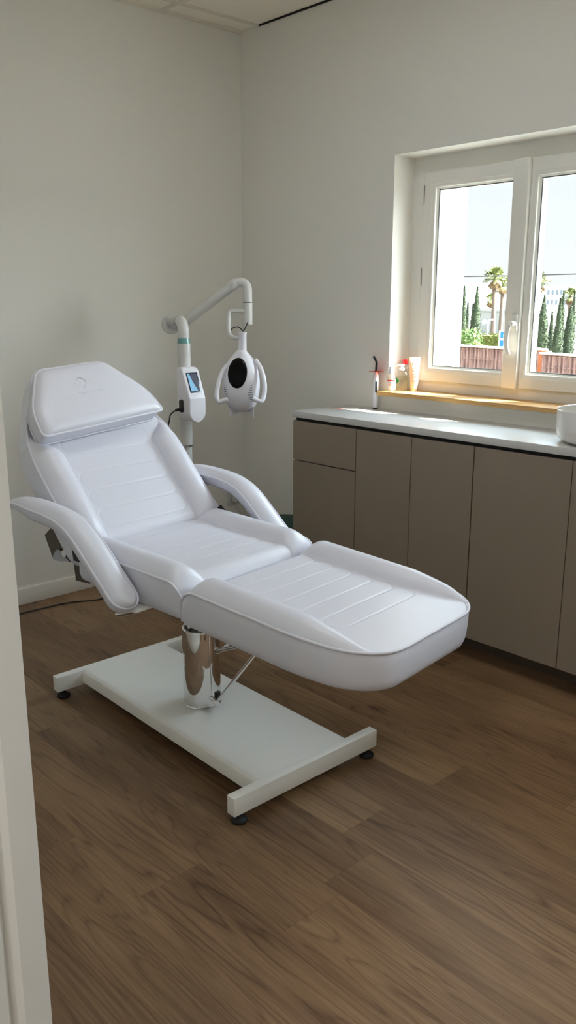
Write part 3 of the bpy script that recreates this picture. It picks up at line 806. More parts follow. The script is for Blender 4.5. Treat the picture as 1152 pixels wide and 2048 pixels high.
# embossed swirl and lettering
bm = bmesh.new()
sw = smooth_path([(.2385, -.058, 0), (.247, -.050, 0), (.244, -.036, 0), (.234, -.0285, 0), (.2225, -.029, 0), (.2140, -.036, 0), (.2050, -.048, 0), (.1985, -.060, 0)], 6)
tube(bm, [Pp(p.x, p.y, .0953) for p in sw], [.0005+.0012*math.sin(PI*min(1, i/len(sw)*1.05)) for i in range(len(sw))], 8)
sw2 = smooth_path([(.228, -.075, 0), (.218, -.069, 0), (.211, -.060, 0)], 6); tube(bm, [Pp(p.x, p.y, .0951) for p in sw2], .0006, 8)
sw3 = smooth_path([(.238, -.022, 0), (.229, -.010, 0), (.219, -.007, 0)], 6); tube(bm, [Pp(p.x, p.y, .0951) for p in sw3], .0006, 8)
link('emblem', bm, M['emboss'], pil, ang=80)
cu = bpy.data.curves.new('lettering', 'FONT'); cu.body = 'TALLANDURY'; cu.size = .0125; cu.extrude = .0004; cu.space_character = 1.45; cu.align_x = 'CENTER'
lo_ = bpy.data.objects.new('lettering', cu); COL.objects.link(lo_)
dg = bpy.context.evaluated_depsgraph_get(); me = bpy.data.meshes.new_from_object(lo_.evaluated_get(dg)); bpy.data.objects.remove(lo_)
for v in me.vertices:
    u, w, k = v.co; v.co = Pp(.180+w, -.030+u, .0956+k)
me.materials.append(M['emboss']); lt = bpy.data.objects.new('lettering', me); COL.objects.link(lt); lt.parent = pil

# armrests
def armrest(s):
    ctr = smooth_path([(-.50, 0, .751), (-.44, 0, .763), (-.36, 0, .770), (-.28, 0, .767), (-.21, 0, .760), (-.15, 0, .745), (-.10, 0, .716), (-.05, 0, .674), (.0, 0, .629), (.045, 0, .589), (.080, 0, .557), (.098, 0, .541)], 8)
    n = len(ctr); yc = s*.360
    L = [0]
    for i in range(1, n): L.append(L[-1]+(ctr[i]-ctr[i-1]).length)
    tot = L[-1]
    bm = bmesh.new(); rings = []; e1 = []; e2 = []
    for i, p in enumerate(ctr):
        t = (ctr[min(i+1, n-1)]-ctr[max(i-1, 0)]).normalized(); nn = Vector((-t.z, 0, t.x))
        if nn.z < 0: nn = -nn
        f = L[i]
        hw = .010+.035*sstep(0, .20, f)
        dend = tot-f
        if dend < .045: hw *= math.sqrt(max(.0, 1-((.045-dend)/.045)**2))*.92+.08
        th = .014+.022*sstep(0, .2, f)
        dome = .010+.012*sstep(0, .12, f)
        if dend < .03: dome *= .5+.5*math.sqrt(max(0, 1-((.03-dend)/.03)**2)); th *= .7+.3*dend/.03
        pts = []
        for k in range(13):
            q = -1+2*k/12; pts.append(p+Vector((0, yc+hw*q, 0))+nn*(dome*(1-abs(q)**2.6)))
        for q, d in ((.97, -.35), (.92, -.8), (.75, -1), (0, -1.02), (-.75, -1), (-.92, -.8), (-.97, -.35)):
            pts.append(p+Vector((0, yc+hw*q, 0))+nn*(d*th))
        rings.append(pts)
        e1.append(p+Vector((0, yc-hw-.001, 0))); e2.append(p+Vector((0, yc+hw+.001, 0)))
    loft(bm, rings)
    a = link('armrest', bm, M['leather'], ch, ang=60)
    bm = bmesh.new(); tube(bm, e1+[e1[-1].lerp(e2[-1], .5)+Vector((.001, 0, -.001))]+e2[::-1], .0038, 10); link('piping', bm, M['piping'], a, ang=80)
    # fixing bolt and bracket under the lower end
    bm = bmesh.new(); obox(bm, (.045, s*.30, .520), Vector((1, 0, 0)), Vector((0, 1, 0)), Vector((0, 0, 1)), (.10, .08, .006), .001); link('armrest_bracket', bm, M['powder'], a)
    bm = bmesh.new(); tube(bm, [(.035, s*.352, .505), (.055, s*.322, .509)], .009, 14); tube(bm, [(.028, s*.362, .504), (.040, s*.345, .506)], .0075, 8); link('armrest_bolt', bm, M['steel'], a, ang=40)
armrest(-1); armrest(1)
# hinge hardware at the back corners
for s in (-1, 1):
    bm = bmesh.new(); y0, y1 = s*.21, s*.275
    poly = [(-.435, .640), (-.397, .566), (-.30, .575), (-.285, .60), (-.36, .70)]
    loft(bm, [[Vector((x, y, z)) for x, z in poly] for y in (y0, y1)]); hg = link('hinge_plate', bm, M['darkchrome'], ch, ang=20)
    bm = bmesh.new(); tube(bm, [(-.318, y1-s*.004, .602), (-.318, y1+s*.012, .602)], .012, 18); link('hinge_bolt', bm, M['chrome'], hg, ang=40)
    bm = bmesh.new(); r_ = []
    for k in range(9):
        q = k/8; r_.append([Vector((-.395+.09*q, y1+s*.002+s*.03*math.sin(PI*q)*.6*abs(math.cos(j*PI/5)), .575+.035*math.sin(PI*q)*math.sin(j*PI/5)*1.0)) for j in range(6)])
    loft(bm, r_, closed=False, cap=False); link('cover_fold', bm, M['leather'], hg, ang=80)
    bm = bmesh.new()
    poly = [(-.300, .578), (-.292, .512), (-.222, .517), (-.232, .56), (-.255, .585)]
    loft(bm, [[Vector((x, y, z)) for x, z in poly] for y in (s*.20, s*.265)]); link('support_plate', bm, M['darkchrome'], ch, ang=20)
    bm = bmesh.new(); loft(bm, [[Vector((x, y, z)) for x, z in ((-.245, .640), (-.20, .672), (-.155, .640), (-.16, .60), (-.24, .60))] for y in (s*.298, s*.306)]); jp = link('joint_plate', bm, M['black'], ch, ang=20)
    bm = bmesh.new(); tube(bm, [(-.20, s*.304, .645), (-.20, s*.316, .645)], .010, 16); link('joint_bolt', bm, M['chrome'], jp, ang=40)

# ------------------------------------------------------------------ WHITENING LAMP
Z0 = 3.75
PXm = Z0/FPX
pb = at(371, 800, Z0); PBx, PBy = pb.x, pb.y
lp = thing('whitening_lamp', 'white teeth whitening lamp on a pole with jointed arm, behind the chair', 'lamp', (PBx, PBy, 0))
def Lp(px, py, dz=0): return at(px, py, Z0+dz)-Vector((PBx, PBy, 0))
rR = Vector((.678, .735, 0)); fC = Vector((.735, -.678, 0)); zU = Vector((0, 0, 1))
# base: flat disc with short legs (hidden behind the chair)
bm = bmesh.new(); lathe(bm, [(0, .055), (.05, .055), (.06, .075), (.035, .10), (.03, .14), (0, .14)], 32)
for k in range(5):
    a = 2*PI*k/5+.3; dv = Vector((math.cos(a), math.sin(a), 0)); tube(bm, [dv*.03+zU*.075, dv*.14+zU*.068, dv*.20+zU*.056], [.022, .018, .014], 12)
bs_ = link('stand_base', bm, M['plastic'], lp, ang=40)
for k in range(5):
    a = 2*PI*k/5+.3; dv = Vector((math.cos(a), math.sin(a), 0)); tv = Vector((-math.sin(a), math.cos(a), 0))
    bm = bmesh.new(); tube(bm, [dv*.20+zU*.0225-tv*.012, dv*.20+zU*.0225+tv*.012], .0225, 18); tube(bm, [dv*.20+zU*.022, dv*.20+zU*.055], .005, 8); link('castor', bm, M['rubber'], bs_, ang=40)
zbx = Lp(371, 848).z; zrg = Lp(368, 681).z
zlow = Lp(378, 893).z
bm = bmesh.new(); lathe(bm, [(0, .13), (.0235, .13), (.0235, zlow-.004), (0, zlow-.004)], 32); link('lower_pole', bm, M['plastic2'], lp, ang=40)
bm = bmesh.new(); lathe(bm, [(0, zlow-.006), (.029, zlow-.006), (.029, zlow+.002), (0, zlow+.002)], 32); link('pole_collar', bm, M['steel'], lp, ang=40)
bm = bmesh.new(); lathe(bm, [(0, zlow), (.0272, zlow), (.0280, zbx+.02), (.0280, zrg-.008), (.0, zrg-.008)], 40); link('upper_pole', bm, M['plastic2'], lp, ang=40)
bm = bmesh.new(); lathe(bm, [(0, zrg-.009), (.0285, zrg-.009), (.0285, zrg-.006), (.0245, zrg+.013), (0, zrg+.013)], 40); link('teal_ring', bm, M['tealring'], lp, ang=40)
# elbow bending back to the left, hub, arm
ztop = zrg+.012
hubc = Lp(341, 641, .10)
q0 = Vector((0, 0, ztop)); dh = Vector((hubc.x, hubc.y, 0)); dhn = dh.normalized()
zel = hubc.z
P = [q0, q0+zU*(zel-ztop-.052)]
for k in range(1, 9):
    a = k/8*PI/2; P.append(Vector((0, 0, zel-.052))+dhn*(.05*(1-math.cos(a)))+zU*(.052*math.sin(a)))
P.append(Vector((0, 0, zel))+dhn*(dh.length))
bm = bmesh.new(); tube(bm, P, .0245, 24); elb = link('elbow', bm, M['plastic2'], lp, ang=50)
bm = bmesh.new(); j0 = Vector((0, 0, zel))+dhn*.052; tube(bm, [j0, j0+dhn*.002], .0252, 24); link('elbow_joint', bm, M['gasket'], elb, ang=40)
# hub: rounded housing turned up, its cap faces the room
hb = Vector((0, 0, zel))+dhn*dh.length
hubn = (dhn*-.35+rR*.0+fC*.35+Vector((0, 0, -.25))).normalized()
bm = bmesh.new(); lathe(bm, [(0, -.028), (.020, -.027), (.034, -.022), (.042, -.012), (.044, 0), (.044, .012), (.040, .018), (.0, .020)], 36, hb-zU*.016-dhn*.004, (dhn*-.8+fC*.3-zU*.15)); hub = link('hub_cap', bm, M['plastic2'], lp, ang=40)
bm = bmesh.new(); obox(bm, hb-zU*.026-dhn*.03, dhn, dhn.cross(zU), zU, (.05, .018, .012), .004); link('hub_lever', bm, M['plastic'], hub)
a0 = Lp(373, 643, .09); a1 = Lp(466, 570, .0)
a0 = a0+(a0-a1).normalized()*.05
bm = bmesh.new(); tube(bm, [a0, a1], .0215, 24); arm = link('arm', bm, M['plastic2'], lp, ang=40)
ad_ = (a1-a0).normalized()
bm = bmesh.new(); lathe(bm, [(0, -.004), (.0235, -.004), (.0245, 0), (.0245, .016), (.022, .026), (.0, .028)], 28, a1-ad_*.012, ad_); link('arm_joint', bm, M['plastic2'], arm, ang=40)
e0 = Lp(470, 566); e1 = Lp(494, 606)
zt_ = Lp(480, 565).z
P = smooth_path([Lp(466, 567), Lp(474, 564.5), Lp(483, 564.5), Lp(490.5, 568.5), Lp(494.5, 577), Lp(495, 588), Lp(495, 606)], 6)
bm = bmesh.new(); tube(bm, P, .0205, 24); eb2 = link('arm_elbow', bm, M['plastic2'], lp, ang=50)
c0 = Lp(495, 605); c1 = Lp(495, 648)
bm = bmesh.new(); tube(bm, [c0+zU*.002, c0-zU*.002], .0212, 24); link('elbow_joint', bm, M['gasket'], eb2, ang=40)
bm = bmesh.new(); lathe(bm, [(0, 0), (.021, 0), (.0222, -.003), (.0222, c1.z-c0.z+.004), (.021, c1.z-c0.z), (0, c1.z-c0.z)], 28, (c0.x, c0.y, c0.z-.002)); link('swivel_collar', bm, M['plastic2'], lp, ang=40)
P = smooth_path([Lp(490, 622), Lp(470, 621.5), Lp(461, 622.5), Lp(457.5, 629), Lp(457, 645), Lp(457, 660), Lp(460, 670), Lp(468, 675), Lp(480, 676)], 6)
bm = bmesh.new(); tube(bm, P, .0098, 16); link('swivel_bracket', bm, M['plastic2'], lp, ang=50)
n0 = Lp(485, 700); n1 = Lp(486, 666)
bm = bmesh.new(); lathe(bm, [(0, -.004), (.0185, -.004), (.0185, n1.z-n0.z-.004), (.0200, n1.z-n0.z-.002), (.0200, n1.z-n0.z+.003), (.017, n1.z-n0.z+.004), (0, n1.z-n0.z+.002)], 28, n0); link('head_neck', bm, M['plastic'], lp, ang=40)
P = smooth_path([Lp(495, 645), Lp(491, 655), Lp(486, 662), Lp(481, 657), Lp(474, 653.5), Lp(466, 656), Lp(461, 662)], 6)
bm = bmesh.new(); tube(bm, P, .0024, 10); link('head_cable', bm, M['black'], lp)
# head: shell built from level sections; faces the camera, turned a little left
hy = rad(-16)
hF = (fC*math.cos(hy)+rR*math.sin(hy)).normalized(); hR = zU.cross(hF).normalized()
hc = Lp(483, 700); hc = Vector((hc.x, hc.y, 0)); zT = n0.z; S = PXm
secs = [(700, .0195, .0195, 0), (703, .025, .024, 0), (709, .038, .032, .001), (718, .055, .041, .003), (730, .070, .049, .006), (745, .081, .055, .009), (760, .087, .058, .011), (775, .088, .058, .011), (790, .084, .055, .010), (802, .077, .050, .008), (812, .067, .044, .005), (820, .052, .035, .002), (825, .036, .025, 0), (827.5, .018, .012, -.002)]
bm = bmesh.new(); rings = []
def hsec(z, w, d, off, n=40):
    out = []
    for k in range(n):
        a = 2*PI*k/n; c, s_ = math.cos(a), math.sin(a); p = 2/2.5
        out.append(hc+hR*(math.copysign(abs(c)**p, c)*w)+hF*(math.copysign(abs(s_)**p, s_)*d+off)+zU*z)
    return out
for py, w, d_, off in secs: rings.append(hsec(Lp(483, py).z, w*.97, d_, off))
loft(bm, rings); head = link('lamp_head', bm, M['plastic'], lp, ang=60)
# oval black lens, follows the shell's front
def hz(py): return Lp(483, py).z
def front_y(u, z):
    zs = [hz(q[0]) for q in secs]
    for i in range(len(secs)-1):
        if zs[i] >= z >= zs[i+1]:
            t = (zs[i]-z)/(zs[i]-zs[i+1]); w = secs[i][1]*(1-t)+secs[i+1][1]*t; d_ = secs[i][2]*(1-t)+secs[i+1][2]*t; o = secs[i][3]*(1-t)+secs[i+1][3]*t
            return d_*max(0, 1-abs(u/(w*.97))**2.5)**(1/2.5)+o
    return 0
bm = bmesh.new(); zc = hz(745); rings = []
for k, off in ((1.0, -.002), (1.0, .0012), (.96, .0018), (.7, .002), (.35, .002), (.05, .002)):
    rings.append([hc+hR*(.045*k*math.cos(2*PI*j/40))+zU*(zc+.066*k*math.sin(2*PI*j/40))+hF*(front_y(.045*k*math.cos(2*PI*j/40), zc+.066*k*math.sin(2*PI*j/40))+off) for j in range(40)])
loft(bm, rings); link('lens', bm, M['gloss'], head, ang=60)
# vent slots
for k in range(8):
    z = hz(770+4.7*k)
    for s_ in (-1, 1):
        u0, u1 = (.046+.004*abs(k-4), .066)
        bm = bmesh.new(); tube(bm, [hc+hR*(s_*(u0+(u1-u0)*j/5))+zU*z+hF*(front_y(s_*(u0+(u1-u0)*j/5), z)+.0002) for j in range(6)], .0014, 6)
        link('vent_slot', bm, M['gasket'], head)
for pts in ([(511, 720, -.005), (521, 736, -.02), (527.5, 757, -.03), (529.5, 778, -.032), (526.5, 796, -.035), (521, 803, -.04), (506, 797, -.045)],
            [(455, 730, -.005), (444, 746, -.015), (437, 768, -.025), (433.5, 789, -.03), (435.5, 800, -.03), (441, 803, -.03), (455, 798, -.035)]):
    P = smooth_path([Lp(*q) for q in pts], 6)
    bm = bmesh.new(); tube(bm, P, [.0105]*len(P), 14); link('handle', bm, M['plastic'], head, ang=60)
# curved mouth shield at the back of the head's lower end
bm = bmesh.new(); rings = []
for k in range(21):
    q = -1+2*k/20
    p = hc+hR*(.058*q+.006)+hF*(-.02+.05*q*q)
    zt2 = hz(815); zb2 = hz(828+9*q*q)
    rings.append([p+zU*zt2, p+zU*zb2, p+zU*zb2-hF*.003, p+zU*zt2-hF*.003])
loft(bm, rings); link('mouth_shield', bm, M['plastic'], head, ang=40)
# control box
bF = (fC*math.cos(rad(38))+rR*math.sin(rad(38))).normalized(); bR = zU.cross(bF).normalized()
BD = -.095
bl = Lp(395.5, 797, BD); bl = Vector((bl.x, bl.y, 0))  # front lower face line
zA, zB, zC = Lp(390, 735, BD).z, Lp(395, 797, BD).z, Lp(395, 846, BD).z
w2 = .0425
# rings from the bottom upward: (z, half width, back, front)
rows = []
for k in range(9):
    a = PI/2*k/8; rows.append((zC+w2*(1-math.cos(a))*.98, w2*math.sin(a)+.0005, 0))
rows += [(zB-.002, w2, 0), (zB, w2, 0), (zB+.004, w2, -.0015), (zA-.014, w2, -.058*.92), (zA-.005, w2-.003, -.062), (zA, w2-.010, -.068)]
dep = .105
bm = bmesh.new(); rings = []
for z, hw_, fo in rows:
    c = bl+zU*z
    r = []
    rc = min(.008, hw_*.6)
    yb, yf_ = -dep, fo
    pts = round_poly([(-hw_, yb), (hw_, yb), (hw_, yf_), (-hw_, yf_)], rc, 4)
    rings.append([c+bR*p.x+bF*p.y for p in pts])
loft(bm, rings); cb = link('control_box', bm, M['plastic'], lp, ang=40)
# screen on the sloping face
sd = (Vector((0, 0, zA-.014))+bF*(-.058*.92))-(Vector((0, 0, zB+.004))+bF*-.0015); sl_ = sd.length; sv = sd.normalized(); sn = bR.cross(sv); sn = sn if sn.dot(bF) > 0 else -sn
so_ = bl+zU*(zB+.004)+bF*-.0015
bm = bmesh.new(); obox(bm, so_+sv*(sl_*.55)+sn*.0006, bR, sv, sn, (.056, sl_*.74, .0022), .0005); scr = link('screen', bm, M['screenback'], cb)
bm = bmesh.new(); obox(bm, so_+sv*(sl_*.56)-bR*.001+sn*.0019, bR, sv, sn, (.046, sl_*.66, .0008)); link('display', bm, M['screen'], scr)
bm = bmesh.new(); pw = sl_*.66
pol = [(-.023, -.5*pw), (.012, -.5*pw), (-.006, .1*pw), (-.014, .5*pw), (-.023, .5*pw)]
loft(bm, [[so_+sv*(sl_*.56+v)+bR*(u-.001)+sn*w for u, v in pol] for w in (.0024, .0028)]); link('display_glow', bm, M['screenlit'], scr)
# power inlet and plug on the box's side
zi = Lp(356, 811, BD+.05).z; inl = bl-bR*(w2+.001)-bF*.062+zU*zi
bm = bmesh.new(); pts = round_poly([(-.012, -.028), (.012, -.028), (.012, .028), (-.012, .028)], .009, 4)
loft(bm, [[inl+bF*p.x*k+zU*p.y*k-bR*w for p in pts] for w, k in ((-.003, 1), (.006, 1), (.009, .9))]); pw_ = link('power_inlet', bm, M['black'], cb, ang=40)
bm = bmesh.new(); tube(bm, [inl-bR*.004-zU*.012, inl-bR*.032-zU*.016], [.0085, .006], 14); link('plug_sleeve', bm, M['rubber'], pw_, ang=40)

# power cord: from the box down to the floor and along the wall
pcs = inl-bR*.030-zU*.0155+Vector((PBx, PBy, 0))
P = smooth_path([pcs, pcs-bR*.03-zU*.02, pcs-bR*.05-zU*.08, Vector((.36, -.90, .55)), Vector((.30, -.93, .25)), Vector((.24, -.99, .06)), Vector((.20, -1.06, .006)), Vector((.14, -1.20, .0045)),
                 Vector((.125, -1.32, .0045)), Vector((.125, -1.45, .0045)), Vector((.150, -1.60, .0045)), Vector((.115, -1.72, .0045)), Vector((.095, -1.85, .0045)), Vector((.060, -2.0, .0045)), Vector((.05, -2.2, .0045)), Vector((.045, -2.5, .0045))], 8)
bm = bmesh.new(); tube(bm, P, .0034, 8); tag(link('power_cord', bm, M['black'], None, ang=80), 'thin black power cord from the whitening lamp along the floor by the left wall', 'cord')

# ------------------------------------------------------------------ OUTDOORS (seen through the window)
GZ = -2.3
bm = bmesh.new(); bx(bm, (-220, .5, GZ-.2), (60, 260, GZ)); struct(link('ground', bm, M['ground'], smooth=False))

def fence(A, Bp, zcap, label, pier=False):
    A = Vector(A); Bp = Vector(Bp); d = (Bp-A); L = d.length; d.normalize(); n = Vector((-d.y, d.x, 0))
    t = thing('garden_wall', label, 'fence', (A.x, A.y, GZ), math.atan2(d.y, d.x), group='brick-red fences along the road')
    h = zcap-GZ
    bm = bmesh.new(); bx(bm, (0, 0, 0), (L, .12, h-.06))
    k = int(L/.16)
    for i in range(k): bx(bm, (i*.16+.03, -.03, .05), (i*.16+.10, 0, h-.1))
    for q in (.25, .5, .75, .93): bx(bm, (0, -.04, h*q), (L, -.02, h*q+.03))
    link('fence_panel', bm, M['fence'], t, smooth=False)
    box('coping', (-.05, -.10, h-.06), (L+.05, .22, h), M['fencecap'], t)
    if pier: box('brick_pier', (L-.1, -.06, 0), (L+.28, .2, h-.07), M['brickend'], t)
fence((-22.0, 26.5, 0), (-14.1, 24.9, 0), -.235, 'red cane fence panel with pale coping, seen through the left pane')
fence((-13.9, 24.85, 0), (-12.75, 24.5, 0), -.19, 'short red fence panel ending at an orange brick pier, seen through the right pane', True)
fence((-12.45, 24.0, 0), (-6.0, 22.6, 0), -.29, 'lower red fence panel right of the orange brick pier', False)

def leafy(bm, c, fn, n, size, up=.0, rnd=None):
    """little leaf quads scattered on a surface"""
    R = rnd or random
    for _ in range(n):
        p, nn = fn()
        a = Vector((R.uniform(-1, 1), R.uniform(-1, 1), R.uniform(-1, 1)+up)).normalized(); b = a.cross(nn); b = b.normalized() if b.length > .01 else Vector((1, 0, 0))
        s = size*R.uniform(.6, 1.3); q = Vector(c)+p
        bm.faces.new([bm.verts.new(q-b*s*.35), bm.verts.new(q+a*s*.5-b*s*.0+nn*s*.2), bm.verts.new(q+b*s*.35), bm.verts.new(q-a*s*.4+nn*s*.1)])

def cypress(x, y, top, w, label, seed):
    rn = random.Random(seed)
    t = thing('cypress', label, 'cypress', (x, y, GZ), group='cypresses beyond the fence')
    h = top-GZ; r = w*.5
    prof = lambda f: r*(1.02*min(1, (f/.10)**.6) if f < .10 else 1.02)*(1 if f < .35 else max(0, 1-((f-.35)/.65)**1.5))*(1-.1*math.sin(f*9+seed))
    bm = bmesh.new(); n = 26; rings = []
    for i in range(n+1):
        f = i/n; ring = []
        for k in range(14):
            a = 2*PI*k/14; rr = max(.01, prof(f)*.86)*(1+.22*noise.noise(Vector((math.cos(a)*2+seed, math.sin(a)*2, f*h*2.2))))
            ring.append(Vector((rr*math.cos(a), rr*math.sin(a), .25+f*(h-.25))))
        rings.append(ring)
    loft(bm, rings)
    def fn():
        f = rn.random()**1.15; a = rn.uniform(0, 2*PI); rr = prof(f)*rn.uniform(.82, 1.05)
        return Vector((rr*math.cos(a), rr*math.sin(a), .25+f*(h-.25))), Vector((math.cos(a), math.sin(a), .1))
    leafy(bm, (0, 0, 0), fn, int(900*w/.4), .12, 1.6, rn)
    link('foliage', bm, M['cypress'], t, smooth=False)
    bm = bmesh.new(); tube(bm, [(0, 0, 0), (0, 0, .6)], [.07, .05], 8); link('trunk', bm, M['trunk'], t)
cypress(-24.58, 36, 2.29, .46, 'tall cypress at the edge of the white outside wall, leftmost in the left pane', 1)
cypress(-25.73, 38, 1.42, .30, 'short slim cypress second from the white outside wall', 2)
cypress(-25.80, 38.6, 1.35, .32, 'low cypress pressed against the broad one in the left pane', 3)
cypress(-23.73, 36, 2.24, .62, 'broad pointed cypress in front of the grey warehouse, left pane', 4)
cypress(-19.59, 35, 1.92, .42, 'cypress under the palm crown at the left of the right pane', 5)
cypress(-18.50, 34, 1.74, .66, 'broad bright cypress directly behind the orange brick pier', 6)
cypress(-18.89, 35.5, .98, .34, 'smallest sparse cypress, between two broad ones in the right pane', 7)
cypress(-17.63, 34, 1.62, .50, 'medium cypress right of the smallest one in the right pane', 8)
cypress(-20.35, 39, 2.04, .36, 'tall slim cypress behind the medium one in the right pane', 9)
cypress(-17.96, 35.6, 1.27, .64, 'broad cypress at the right edge of the photo', 10)
cypress(-19.71, 39, 2.04, .38, 'tall slim cypress rearmost at the right edge of the photo', 11)

def palm(x, y, top, r, label, seed, trunk_x=0):
    rn = random.Random(seed)
    t = thing('palm_tree', label, 'palm tree', (x, y, GZ), group='fan palms behind the cypresses')
    h = top-GZ
    bm = bmesh.new(); P = smooth_path([(trunk_x, 0, 0), (trunk_x*.6, 0, h*.45), (0, 0, h)], 8); tube(bm, P, [.24-.08*i/len(P) for i in range(len(P))], 12); link('trunk', bm, M['trunk'], t)
    def fronds(n, e0, e1, rr, m, nm):
        bm = bmesh.new()
        for i in range(n):
            a = 2*PI*i/n*1.0+rn.uniform(-.3, .3); el = rad(rn.uniform(e0, e1)); L = rr*rn.uniform(.75, 1.05)
            d = Vector((math.cos(a)*math.cos(el), math.sin(a)*math.cos(el), math.sin(el)))
            st = Vector((0, 0, h)); sdv = Vector((-math.sin(a), math.cos(a), 0)); up = sdv.cross(d); up = up if up.z > 0 else -up
            pet = st+d*L*.48
            tube(bm, [st, pet], r*.022, 5)
            # fan of blades
            for k in range(11):
                q = (k-5)/5*1.15; bd = (d*math.cos(q)+sdv*math.sin(q)).normalized(); bl_ = L*.58*(1-.25*abs(k-5)/5)
                wv = up.cross(bd).normalized()*r*.045
                m1 = pet+bd*bl_*.55+up*bl_*.02; e = pet+bd*bl_-Vector((0, 0, bl_*rn.uniform(.15, .4)))
                v = [bm.verts.new(pet-wv*.3), bm.verts.new(pet+wv*.3), bm.verts.new(m1+wv), bm.verts.new(e), bm.verts.new(m1-wv)]
                bm.faces.new(v)
        return link(nm, bm, m, t, smooth=False)
    fronds(26, -18, 78, r, M['palmleaf'], 'crown')
    fronds(16, -72, -30, r*.72, M['palmdry'], 'dry_fronds')
palm(-40.2, 62, 3.45, 1.35, 'tall fan palm with slim trunk in the left pane', 21, .15)
palm(-45.93, 72, 3.1, 1.3, 'second fan palm right behind the tall one, beside the window stile', 22)
palm(-62.84, 95, 1.75, 1.3, 'small distant fan palm low beside the tall palm trunk', 23)
palm(-38.4, 66, 3.1, 1.5, 'fan palm at the left edge of the right pane', 24)
palm(-39.53, 74, 2.0, 1.1, 'small fan palm by the grey building near the right edge', 25)

def shrub(name, c, rx, ry, rz, m, label, cat, seed, n=1400, sz=.12):
    rn = random.Random(seed); t = thing(name, label, cat, (c[0], c[1], GZ))
    bm = bmesh.new(); zc = c[2]-GZ
    def fn():
        v = Vector((rn.gauss(0, 1), rn.gauss(0, 1), rn.gauss(0, 1))).normalized(); k = rn.uniform(.75, 1.05)*(1+.25*noise.noise(v*2.5+Vector((seed, 0, 0))))
        return Vector((v.x*rx*k, v.y*ry*k, zc+v.z*rz*k)), v
    leafy(bm, (0, 0, 0), fn, n, sz, .3, rn)
    bmesh.ops.create_icosphere(bm, subdivisions=3, radius=.8, matrix=Matrix.Translation((0, 0, zc)) @ Matrix.Diagonal((rx, ry, rz, 1)))
    link('foliage', bm, m, t, smooth=False)
    bm = bmesh.new(); tube(bm, [(0, 0, 0), (0, 0, zc)], .06, 8); link('stem', bm, M['trunk'], t)
shrub('leafy_bush', (-18.0, 27.5, -.55), .62, .5, .95, M['bush'], 'bright green leafy bush just above the fence in the left pane', 'bush', 31, 1300, .13)
def hedge(x0, x1, y, top, label, seed):
    rn = random.Random(seed); t = thing('hedge', label, 'hedge', ((x0+x1)/2, y, GZ)); h = top-GZ; w = (x1-x0)/2
    bm = bmesh.new(); bx(bm, (-w, -.35, 0), (w, .35, h*.96))
    def fn():
        return Vector((rn.uniform(-w, w), rn.choice((-.38, -.38, .38)) if rn.random() < .7 else rn.uniform(-.35, .35), rn.uniform(0, h)+.06*math.sin(rn.random()*9))), Vector((0, -1, .3))
    leafy(bm, (0, 0, 0), fn, 1800, .15, .4, rn)
    link('foliage', bm, M['hedge'], t, smooth=False)
hedge(-27.9, -24.3, 42, -.46, 'clipped yellow-green hedge in front of the grey warehouse', 33)

def building(name, x0, x1, y0, y1, top, m, label, wins=(), ledge=0):
    t = thing(name, label, 'building', ((x0+x1)/2, y0, GZ)); h = top-GZ; w = (x1-x0)/2
    box('walls', (-w, 0, 0), (w, y1-y0, h), m, t)
    box('parapet', (-w-.1, -.12, h-.25), (w+.1, y1-y0+.1, h+.02), m, t)
    for (wx, wz, ww, wh) in wins:
        f = box('window', (wx-(x0+x1)/2-ww/2, -.06, wz-GZ), (wx-(x0+x1)/2+ww/2, .02, wz-GZ+wh), M['bwin'], t)
    return t
gw = [(-69.2+.75*k, z, .32, .7) for k in range(6) for z in (2.75, 1.25)]
building('grey_building', -70.0, -65.6, 120, 135, 4.02, M['bgrey'], 'distant grey building with two rows of small windows, right pane', gw)
building('stepped_building', -66.9, -58, 135.5, 150, 4.4, M['bgrey'], 'taller grey building at the far right edge behind the grey one', [(-65+1.2*k, 3.0, .4, .7) for k in range(4)])
building('grey_tower', -93.6, -91.0, 130, 136, 5.1, M['bgrey'], 'narrow grey tower block above the leftmost cypress')
building('white_building', -100, -86, 141, 152, 4.1, M['bwhite'], 'distant white building behind the cypresses in the left pane', [(-96.8+1.8*k, 2.2, .8, 1.3) for k in range(4)])
building('warehouse', -54.6, -48.4, 80, 84, .80, M['sheet'], 'low grey warehouse wall behind the palm trunks in the left pane')
building('cream_building', -48.2, -30, 85, 95, 1.04, M['bcream'], 'long low cream building behind the cypresses in the right pane', [(-45+2.2*k, -.3, 1.2, .25) for k in range(6)])
# street lamp, dish, sign, wire
t = thing('street_lamp', 'white angled lamp post in front of the grey warehouse', 'street lamp', (-31.1, 48, GZ))
bm = bmesh.new(); tube(bm, [(0, 0, 0), (0, 0, 2.55)], .05, 10); link('post', bm, M['signwhite'], t)
bm = bmesh.new(); tube(bm, [(0, 0, 2.53), (.10, 0, 2.60), (.36, 0, 2.62)], .045, 10); bx(bm, (.2, -.06, 2.55), (.5, .06, 2.63)); link('lamp_arm', bm, M['signwhite'], t)
t = thing('satellite_dish', 'white satellite dish on the grey warehouse wall', 'dish', (-52.7, 78.95, -.6))
bm = bmesh.new(); lathe(bm, [(0, .04), (.13, .02), (.27, -.06), (.26, -.07), (.13, .0), (0, .02)], 24, (0, 0, 0), (.3, -.9, .3)); link('reflector', bm, M['signwhite'], t)
bm = bmesh.new(); tube(bm, [(0, 0, 0), (0, .5, -.1), (0, 1.03, -.3)], .05, 8); link('dish_mount', bm, M['bgrey'], t)
t = thing('street_sign', 'white sign with two blue squares on a post, beside the window stile', 'sign', (-17.25, 29, GZ))
box('panel', (-.33, -.02, 1.80), (.33, .02, 2.55), M['signwhite'], t)
